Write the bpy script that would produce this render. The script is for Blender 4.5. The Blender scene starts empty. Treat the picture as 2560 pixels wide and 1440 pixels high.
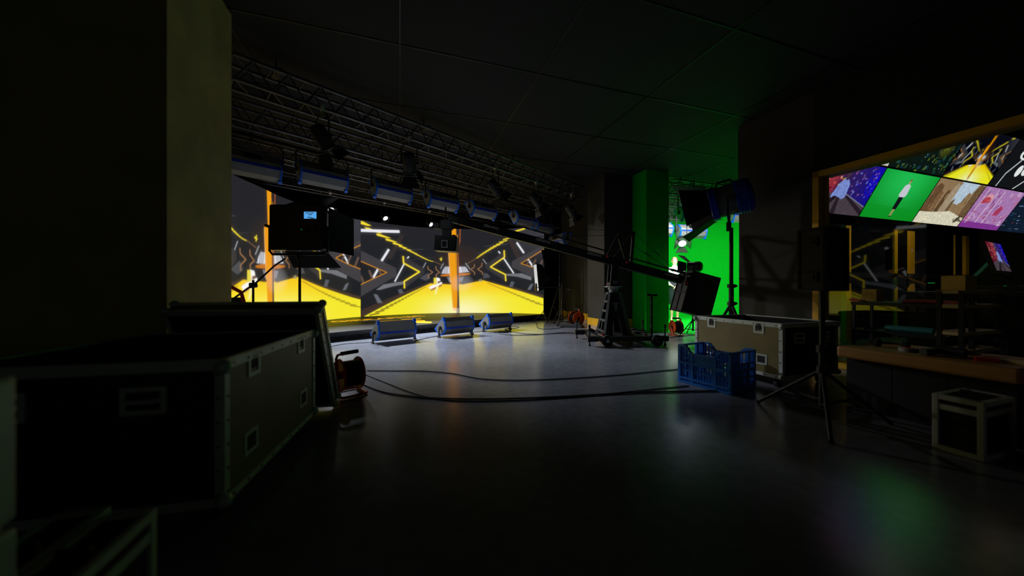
import bpy, bmesh, math, random
import numpy as np
from mathutils import Vector, Matrix
random.seed(7)
rng = np.random.default_rng(11)
SC = bpy.context.scene
COL = SC.collection
PI = math.pi
F = 853.3333
CAMH = .93
SPOT_W = (900, 980, 310)
GREEN_W = 58
HANG_E = 3.5
FRES_W = (5, 4, 4, 3, 1)
WORLD = .02
R1 = Vector((-.312, .950, 0)); R2 = Vector((.950, .312, 0))     # the room's own axes
ROOM = math.atan2(.312, .950)                                   # heading of R2


def W(a, b, z=0.):
    return R1 * a + R2 * b + Vector((0, 0, z))


def s2l(c):
    c = c / 255.
    return c / 12.92 if c <= .04045 else ((c + .055) / 1.055) ** 2.4


def rgb(c):
    return tuple(s2l(x) for x in c)


# ------------------------------------------------------------------ materials
def mat(name, c, rough=.5, metal=0., emit=None, es=1., var=.18, scale=9., spec=.5, bump=0.):
    m = bpy.data.materials.new(name); m.use_nodes = True
    nt = m.node_tree; n = nt.nodes; p = n['Principled BSDF']
    lc = rgb(c)
    tc = n.new('ShaderNodeTexCoord'); no = n.new('ShaderNodeTexNoise')
    no.inputs['Scale'].default_value = scale; no.inputs['Detail'].default_value = 5
    nt.links.new(tc.outputs['Object'], no.inputs['Vector'])
    mx = n.new('ShaderNodeMix'); mx.data_type = 'RGBA'
    mx.inputs[6].default_value = (*[max(0, x * (1 - var)) for x in lc], 1)
    mx.inputs[7].default_value = (*[min(1, x * (1 + var)) for x in lc], 1)
    nt.links.new(no.outputs['Fac'], mx.inputs[0])
    nt.links.new(mx.outputs[2], p.inputs['Base Color'])
    p.inputs['Roughness'].default_value = rough
    p.inputs['Metallic'].default_value = metal
    p.inputs['Specular IOR Level'].default_value = spec
    if bump:
        b = n.new('ShaderNodeBump'); b.inputs['Strength'].default_value = bump; b.inputs['Distance'].default_value = .01
        nt.links.new(no.outputs['Fac'], b.inputs['Height']); nt.links.new(b.outputs[0], p.inputs['Normal'])
    if emit:
        p.inputs['Emission Color'].default_value = (*rgb(emit), 1); p.inputs['Emission Strength'].default_value = es
    return m


M = {}
for k, a in dict(
    black=((22, 22, 23), .55), matte_black=((14, 14, 15), .8), tower_grey=((44, 45, 48), .6), rubber=((24, 24, 25), .75), gloss_black=((9, 9, 10), .35),
    dark_metal=((48, 48, 50), .4, .6), steel=((150, 150, 152), .3, .9), truss=((112, 112, 114), .38, .8), silver=((138, 138, 136), .5, .1),
    lattice=((58, 58, 60), .6), alloy=((212, 218, 210), .45, .1), blue=((8, 66, 205), .4), blue_edge=((14, 112, 245), .4), grey=((120, 122, 126), .5),
    laminate=((78, 70, 56), .55), laminate_dark=((34, 32, 30), .55), inside=((10, 10, 10), .95), red=((235, 24, 14), .4),
    orange=((205, 74, 18), .42), crate=((22, 126, 226), .45), wood=((176, 126, 62), .5), pale_wood=((222, 192, 130), .6),
    carton=((226, 184, 84), .7), white=((225, 226, 228), .6), skin=((226, 172, 146), .55), hair=((178, 138, 88), .6),
    blouse=((238, 236, 238), .7), skirt=((18, 24, 36), .7), bronze=((150, 112, 62), .35, .7), green_paint=((4, 190, 40), .85, 0, None, 1, .08, 9, .1),
    yellow_paint=((248, 182, 18), .5), pale_paint=((190, 160, 130), .6), wall=((56, 54, 50), .8), dark_wall=((26, 26, 27), .85),
    curtain=((5, 5, 5), .98, 0, None, 1, .1, 9, .1), letter=((225, 222, 210), .6), shoe=((20, 20, 22), .4), lip=((176, 84, 82), .5), eye=((40, 34, 32), .4),
    diffuser=((206, 208, 214), .6), cable=((13, 13, 14), .6), toolgrey=((88, 92, 100), .5), pale_metal=((222, 232, 222), .55), teal=((40, 120, 110), .5),
    ).items():
    M[k] = mat(k, *a)
M['wall'] = mat('concrete_wall', (58, 55, 48), .85, var=.35, scale=2.2, bump=.15)
M['pillar'] = mat('stained_concrete', (200, 178, 112), .85, var=.45, scale=3.1, bump=.2)
M['ceil'] = mat('dark_ceiling', (31, 32, 33), .85, var=.2, scale=1.1)
M['deck'] = mat('stage_vinyl', (56, 55, 52), .5, var=.12, scale=4, spec=.3)
M['laminate'] = mat('worn_laminate', (128, 114, 62), .55, var=.4, scale=5)
M['lamp_on'] = mat('lamp_glow', (255, 255, 255), .5, emit=(246, 248, 255), es=1.8)
M['lamp_small'] = mat('spot_glow', (255, 255, 255), .5, emit=(240, 244, 255), es=1.6)
M['hang_on'] = mat('hanging_panel_glow', (255, 255, 255), .5, emit=(214, 230, 255), es=HANG_E)
M['panel_on'] = mat('panel_glow', (255, 255, 255), .5, emit=(235, 255, 240), es=.3)
M['decal_yellow_glow'] = mat('decal_yellow_glow', (250, 190, 30), .5, emit=(250, 176, 24), es=.7)  # glow added to the floor lettering and emblem so they look brightly lit
M['decal_white_glow'] = mat('decal_white_glow', (230, 230, 225), .5, emit=(225, 225, 220), es=.3)  # weaker added glow for the small line on the stage floor
M['lcd'] = mat('lcd_blue', (20, 40, 60), .4, emit=(90, 175, 245), es=.9)
M['softbox_face'] = mat('softbox_cloth', (235, 236, 240), .7, emit=(225, 228, 236), es=.55)
M['led_green'] = mat('indicator_green', (10, 60, 20), .4, emit=(40, 190, 70), es=.25)
M['led_red'] = mat('red_knob', (200, 14, 20), .4)


def floor_mat():
    m = bpy.data.materials.new('polished_concrete'); m.use_nodes = True
    nt = m.node_tree; n = nt.nodes; L = nt.links; p = n['Principled BSDF']
    tc = n.new('ShaderNodeTexCoord')
    big = n.new('ShaderNodeTexNoise'); big.inputs['Scale'].default_value = .55; big.inputs['Detail'].default_value = 6
    fine = n.new('ShaderNodeTexNoise'); fine.inputs['Scale'].default_value = 14; fine.inputs['Detail'].default_value = 8
    L.new(tc.outputs['Object'], big.inputs['Vector']); L.new(tc.outputs['Object'], fine.inputs['Vector'])
    r = n.new('ShaderNodeValToRGB')
    r.color_ramp.elements[0].position = .36; r.color_ramp.elements[0].color = (*rgb((126, 129, 138)), 1)
    r.color_ramp.elements[1].position = .6; r.color_ramp.elements[1].color = (*rgb((160, 164, 176)), 1)
    L.new(big.outputs['Fac'], r.inputs[0])
    mx = n.new('ShaderNodeMix'); mx.data_type = 'RGBA'; mx.blend_type = 'MULTIPLY'; mx.inputs[0].default_value = .35
    r2 = n.new('ShaderNodeValToRGB'); r2.color_ramp.elements[0].position = .3; r2.color_ramp.elements[1].position = .62
    r2.color_ramp.elements[0].color = (.35, .35, .36, 1)
    L.new(fine.outputs['Fac'], r2.inputs[0]); L.new(r.outputs[0], mx.inputs[6]); L.new(r2.outputs[0], mx.inputs[7])
    L.new(mx.outputs[2], p.inputs['Base Color'])
    p.inputs['Specular IOR Level'].default_value = .85
    mr = n.new('ShaderNodeMapRange'); mr.inputs['To Min'].default_value = .15; mr.inputs['To Max'].default_value = .29
    L.new(big.outputs['Fac'], mr.inputs['Value']); L.new(mr.outputs[0], p.inputs['Roughness'])
    b = n.new('ShaderNodeBump'); b.inputs['Strength'].default_value = .03; b.inputs['Distance'].default_value = .005
    L.new(fine.outputs['Fac'], b.inputs['Height']); L.new(b.outputs[0], p.inputs['Normal'])
    return m


def glass_mat(name, tint, rough=.02):
    m = bpy.data.materials.new(name); m.use_nodes = True
    nt = m.node_tree; n = nt.nodes; n.remove(n['Principled BSDF']); out = n['Material Output']
    t = n.new('ShaderNodeBsdfTransparent'); t.inputs[0].default_value = (*tint, 1)
    g = n.new('ShaderNodeBsdfGlossy'); g.inputs['Roughness'].default_value = rough
    fr = n.new('ShaderNodeFresnel'); fr.inputs[0].default_value = 1.5
    mx = n.new('ShaderNodeMixShader')
    nt.links.new(fr.outputs[0], mx.inputs[0]); nt.links.new(t.outputs[0], mx.inputs[1]); nt.links.new(g.outputs[0], mx.inputs[2])
    nt.links.new(mx.outputs[0], out.inputs[0])
    return m


def screen_mat(name, strength):
    m = bpy.data.materials.new(name); m.use_nodes = True
    nt = m.node_tree; p = nt.nodes['Principled BSDF']
    at = nt.nodes.new('ShaderNodeAttribute'); at.attribute_name = 'Col'
    p.inputs['Base Color'].default_value = (.006, .006, .007, 1); p.inputs['Roughness'].default_value = .5
    nt.links.new(at.outputs['Color'], p.inputs['Emission Color']); p.inputs['Emission Strength'].default_value = strength
    return m


M['floor'] = floor_mat()
M['glass'] = glass_mat('clear_glass', (.86, .9, .88))
M['tinted_glass'] = glass_mat('tinted_glass', (.62, .7, .66))


# ------------------------------------------------------------------ mesh builder
class B:
    def __init__(s):
        s.bm = bmesh.new()

    def _new(s, verts, faces, mtx=None):
        vs = [s.bm.verts.new((mtx @ Vector(v)) if mtx else Vector(v)) for v in verts]
        for f in faces:
            try:
                s.bm.faces.new([vs[i] for i in f])
            except ValueError:
                pass
        return vs

    def box(s, c, d, rot=None, bev=0., taper=1.):
        x, y, z = (q / 2 for q in d)
        m = Matrix.Translation(Vector(c)) @ (rot.to_4x4() if rot else Matrix())
        t = taper
        vs = s._new([(-x, -y, -z), (x, -y, -z), (x, y, -z), (-x, y, -z), (-x * t, -y * t, z), (x * t, -y * t, z), (x * t, y * t, z), (-x * t, y * t, z)],
                    [(0, 3, 2, 1), (4, 5, 6, 7), (0, 1, 5, 4), (1, 2, 6, 5), (2, 3, 7, 6), (3, 0, 4, 7)], m)
        if bev:
            es = list({e for v in vs for e in v.link_edges})
            bmesh.ops.bevel(s.bm, geom=es, offset=bev, segments=2, affect='EDGES', profile=.5)
        return s

    def beam(s, p, q, w, h=None, up=(0, 0, 1)):
        p = Vector(p); q = Vector(q); d = q - p
        z = d.normalized(); u = Vector(up)
        if abs(z.dot(u)) > .98: u = Vector((1, 0, 0))
        x = u.cross(z).normalized(); y = z.cross(x)
        r = Matrix((x, y, z)).transposed()
        return s.box((p + q) / 2, (w, h or w, d.length), r)

    def lathe(s, prof, m=None, seg=20, cap=True, ang=2 * PI):
        m = m or Matrix()
        rings = []
        for r, z in prof:
            rings.append([s.bm.verts.new(m @ Vector((r * math.cos(ang * i / seg), r * math.sin(ang * i / seg), z))) for i in range(seg)])
        for a, b in zip(rings, rings[1:]):
            for i in range(seg):
                j = (i + 1) % seg
                s.bm.faces.new((a[i], a[j], b[j], b[i]))
        if cap:
            if prof[0][0] > 1e-6: s.bm.faces.new(rings[0][::-1])
            if prof[-1][0] > 1e-6: s.bm.faces.new(rings[-1])
        return s

    def cyl(s, p, q, r, r2=None, seg=14):
        p = Vector(p); q = Vector(q); d = q - p
        m = Matrix.Translation(p) @ d.to_track_quat('Z', 'Y').to_matrix().to_4x4()
        return s.lathe([(r, 0), (r if r2 is None else r2, d.length)], m, seg)

    def tube(s, pts, r, seg=8, closed=False):
        pts = [Vector(p) for p in pts]; n = len(pts)
        rings = []; nrm = None
        for i in range(n):
            a = pts[(i - 1) % n] if (closed or i) else pts[i]
            b = pts[(i + 1) % n] if (closed or i < n - 1) else pts[i]
            t = (b - a).normalized()
            if nrm is None:
                nrm = t.orthogonal().normalized()
            nrm = (nrm - t * nrm.dot(t)).normalized(); bn = t.cross(nrm)
            rr = r[i] if isinstance(r, (list, tuple)) else r
            rings.append([s.bm.verts.new(pts[i] + (nrm * math.cos(2 * PI * k / seg) + bn * math.sin(2 * PI * k / seg)) * rr) for k in range(seg)])
        for i in range(n if closed else n - 1):
            a, b = rings[i], rings[(i + 1) % n]
            for k in range(seg):
                s.bm.faces.new((a[k], a[(k + 1) % seg], b[(k + 1) % seg], b[k]))
        if not closed:
            s.bm.faces.new(rings[0][::-1]); s.bm.faces.new(rings[-1])
        return s

    def prism(s, poly, depth, m=None):
        """poly in local xy, extruded to +z by depth"""
        m = m or Matrix()
        a = [s.bm.verts.new(m @ Vector((x, y, 0))) for x, y in poly]
        b = [s.bm.verts.new(m @ Vector((x, y, depth))) for x, y in poly]
        s.bm.faces.new(a[::-1]); s.bm.faces.new(b)
        for i in range(len(a)):
            j = (i + 1) % len(a); s.bm.faces.new((a[i], a[j], b[j], b[i]))
        return s

    def sphere(s, c, r, seg=16, rings=10, sc=(1, 1, 1)):
        m = Matrix.Translation(Vector(c)) @ Matrix.Diagonal((*sc, 1))
        bmesh.ops.create_uvsphere(s.bm, u_segments=seg, v_segments=rings, radius=r, matrix=m)
        return s

    def frame(s, w, h, t, d, m=None, r=0.):
        """rectangular ring in xy (outer w x h, bar t, depth d)"""
        m = m or Matrix()
        o = [(-w / 2, -h / 2), (w / 2, -h / 2), (w / 2, h / 2), (-w / 2, h / 2)]
        i = [(-w / 2 + t, -h / 2 + t), (w / 2 - t, -h / 2 + t), (w / 2 - t, h / 2 - t), (-w / 2 + t, h / 2 - t)]
        vs = [[s.bm.verts.new(m @ Vector((x, y, z))) for x, y in q] for q in (o, i) for z in (0, d)]
        o0, o1, i0, i1 = vs
        for k in range(4):
            j = (k + 1) % 4
            s.bm.faces.new((o0[k], o0[j], o1[j], o1[k])); s.bm.faces.new((i0[j], i0[k], i1[k], i1[j]))
            s.bm.faces.new((o1[k], o1[j], i1[j], i1[k])); s.bm.faces.new((o0[j], o0[k], i0[k], i0[j]))
        return s

    def build(s, name, m, parent=None, label=None, smooth=False, loc=None, rot=None, second=None):
        if second:
            s.bm.faces.ensure_lookup_table()
            for f in s.bm.faces[second[0]:]: f.material_index = 1
        bmesh.ops.recalc_face_normals(s.bm, faces=s.bm.faces)
        me = bpy.data.meshes.new(name); s.bm.to_mesh(me); s.bm.free()
        me.materials.append(M[m] if isinstance(m, str) else m)
        if second: me.materials.append(M[second[1]])
        if smooth:
            me.polygons.foreach_set('use_smooth', [True] * len(me.polygons))
            try:
                me.set_sharp_from_angle(angle=math.radians(40))
            except Exception:
                pass
        o = bpy.data.objects.new(name, me); COL.objects.link(o)
        if parent: o.parent = parent
        if label: o['label'] = label
        if loc is not None: o.location = loc
        if rot is not None: o.rotation_euler = rot
        return o


def thing(name, label, cat, loc=(0, 0, 0), rz=0., group=None, rot=None):
    o = bpy.data.objects.new(name, None); COL.objects.link(o)
    o.empty_display_size = .1
    o.location = loc; o.rotation_euler = rot if rot else (0, 0, rz)
    o['label'] = label; o['category'] = cat
    if group: o['group'] = group
    return o


def tag(o, label, cat, group=None, kind=None):
    o['label'] = label; o['category'] = cat
    if group: o['group'] = group
    if kind: o['kind'] = kind
    return o


KIDS = {}


def dup(root, label, loc, rz=None, group=None, rot=None):
    def cp(o, par):
        c = o.copy(); COL.objects.link(c)
        if par is not None: c.parent = par
        for ch in [x for x in COL.objects if x.parent == o and x != c]:
            cp(ch, c)
        return c
    r = cp(root, None); r.location = loc; r['label'] = label
    if rz is not None: r.rotation_euler = (0, 0, rz)
    if rot is not None: r.rotation_euler = rot
    if group: r['group'] = group
    return r


def text_mesh(body, size, name, m, parent, mtx, xs=1., depth=.002, bold=0.):
    cu = bpy.data.curves.new(name, 'FONT'); cu.body = body; cu.size = size; cu.extrude = depth; cu.align_x = 'LEFT'; cu.offset = bold
    t = bpy.data.objects.new(name + '_curve', cu); COL.objects.link(t)
    dg = bpy.context.evaluated_depsgraph_get()
    me = bpy.data.meshes.new_from_object(t.evaluated_get(dg)); bpy.data.objects.remove(t)
    me.transform(mtx @ Matrix.Diagonal((xs, 1, 1, 1)))
    me.materials.clear(); me.materials.append(M[m])
    me.name = name
    o = bpy.data.objects.new(name, me); COL.objects.link(o)
    if parent: o.parent = parent
    return o


def struct(b, name, m, label, cat='wall', parent=None):
    o = b.build(name, m, parent)
    if parent is None:
        tag(o, label, cat, kind='structure')
    return o


# ------------------------------------------------------------------ picture content of the screens
class Img:
    def __init__(s, w, h, asp, ss=2):
        s.W, s.H, s.ss, s.asp = w * ss, h * ss, ss, asp
        s.a = np.zeros((s.H, s.W, 3)); u = (np.arange(s.W) + .5) / s.W; v = (np.arange(s.H) + .5) / s.H
        s.U, s.V = np.meshgrid(u, v)

    def fill(s, mask, col, al=1.):
        c = np.array([s2l(x) for x in col]) if not callable(col) else None
        if callable(col):
            cc = col(s.U[mask], s.V[mask])
        else:
            cc = c
        s.a[mask] = s.a[mask] * (1 - al) + cc * al

    def poly(s, pts, col, al=1.):
        P = np.array(pts, float)
        x0 = max(0, int(P[:, 0].min() * s.W) - 1); x1 = min(s.W, int(P[:, 0].max() * s.W) + 2)
        y0 = max(0, int(P[:, 1].min() * s.H) - 1); y1 = min(s.H, int(P[:, 1].max() * s.H) + 2)
        if x1 <= x0 or y1 <= y0: return
        U = s.U[y0:y1, x0:x1]; V = s.V[y0:y1, x0:x1]
        ins = np.zeros(U.shape, bool); n = len(P)
        for i in range(n):
            (xa, ya), (xb, yb) = P[i], P[(i + 1) % n]
            if ya == yb: continue
            c = (ya > V) != (yb > V)
            ins ^= c & (U < (xb - xa) * (V - ya) / (yb - ya) + xa)
        if callable(col):
            cc = col(U[ins], V[ins])
        else:
            cc = np.array([s2l(x) for x in col])
        sub = s.a[y0:y1, x0:x1]
        sub[ins] = sub[ins] * (1 - al) + cc * al

    def line(s, pts, w, col, al=1.):
        """w is a width in v units"""
        for (ax, ay), (bx, by) in zip(pts, pts[1:]):
            dx = (bx - ax) * s.asp; dy = by - ay; L = math.hypot(dx, dy) or 1
            nx, ny = -dy / L * w / 2 / s.asp, dx / L * w / 2
            ex, ey = dx / L * w * .25 / s.asp, dy / L * w * .25
            s.poly([(ax - ex + nx, ay - ey + ny), (bx + ex + nx, by + ey + ny), (bx + ex - nx, by + ey - ny), (ax - ex - nx, ay - ey - ny)], col, al)

    def oval(s, cx, cy, rx, ry, col, al=1., soft=False):
        d = ((s.U - cx) / rx) ** 2 + ((s.V - cy) / ry) ** 2
        if soft:
            w = np.clip(1 - d, 0, 1)[..., None] * al
            s.a = s.a * (1 - w) + np.array([s2l(x) for x in col]) * w
        else:
            s.fill(d < 1, col, al)

    def out(s):
        k = s.ss
        return s.a.reshape(s.H // k, k, s.W // k, k, 3).mean((1, 3))


def screen_obj(name, img, pos, m, parent):
    """grid of picture points; pos(u array, v array) -> (n,3)"""
    h, w, _ = img.shape
    u = np.linspace(0, 1, w); v = np.linspace(0, 1, h)
    U, V = np.meshgrid(u, v)
    co = pos(U.ravel(), V.ravel()).astype(np.float32)
    i = np.arange(w - 1); j = np.arange(h - 1)
    I, J = np.meshgrid(i, j); a = (J * w + I).ravel()
    q = np.stack([a, a + 1, a + 1 + w, a + w], 1).astype(np.int32)
    me = bpy.data.meshes.new(name)
    me.vertices.add(len(co)); me.vertices.foreach_set('co', co.ravel())
    me.loops.add(q.size); me.loops.foreach_set('vertex_index', q.ravel())
    me.polygons.add(len(q)); me.polygons.foreach_set('loop_start', np.arange(0, q.size, 4, dtype=np.int32))
    me.update(calc_edges=True)
    at = me.color_attributes.new('Col', 'FLOAT_COLOR', 'POINT')
    c = np.ones((w * h, 4), np.float32); c[:, :3] = img.reshape(-1, 3)
    at.data.foreach_set('color', c.ravel())
    me.materials.append(m)
    o = bpy.data.objects.new(name, me); COL.objects.link(o)
    if parent: o.parent = parent
    return o


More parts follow.
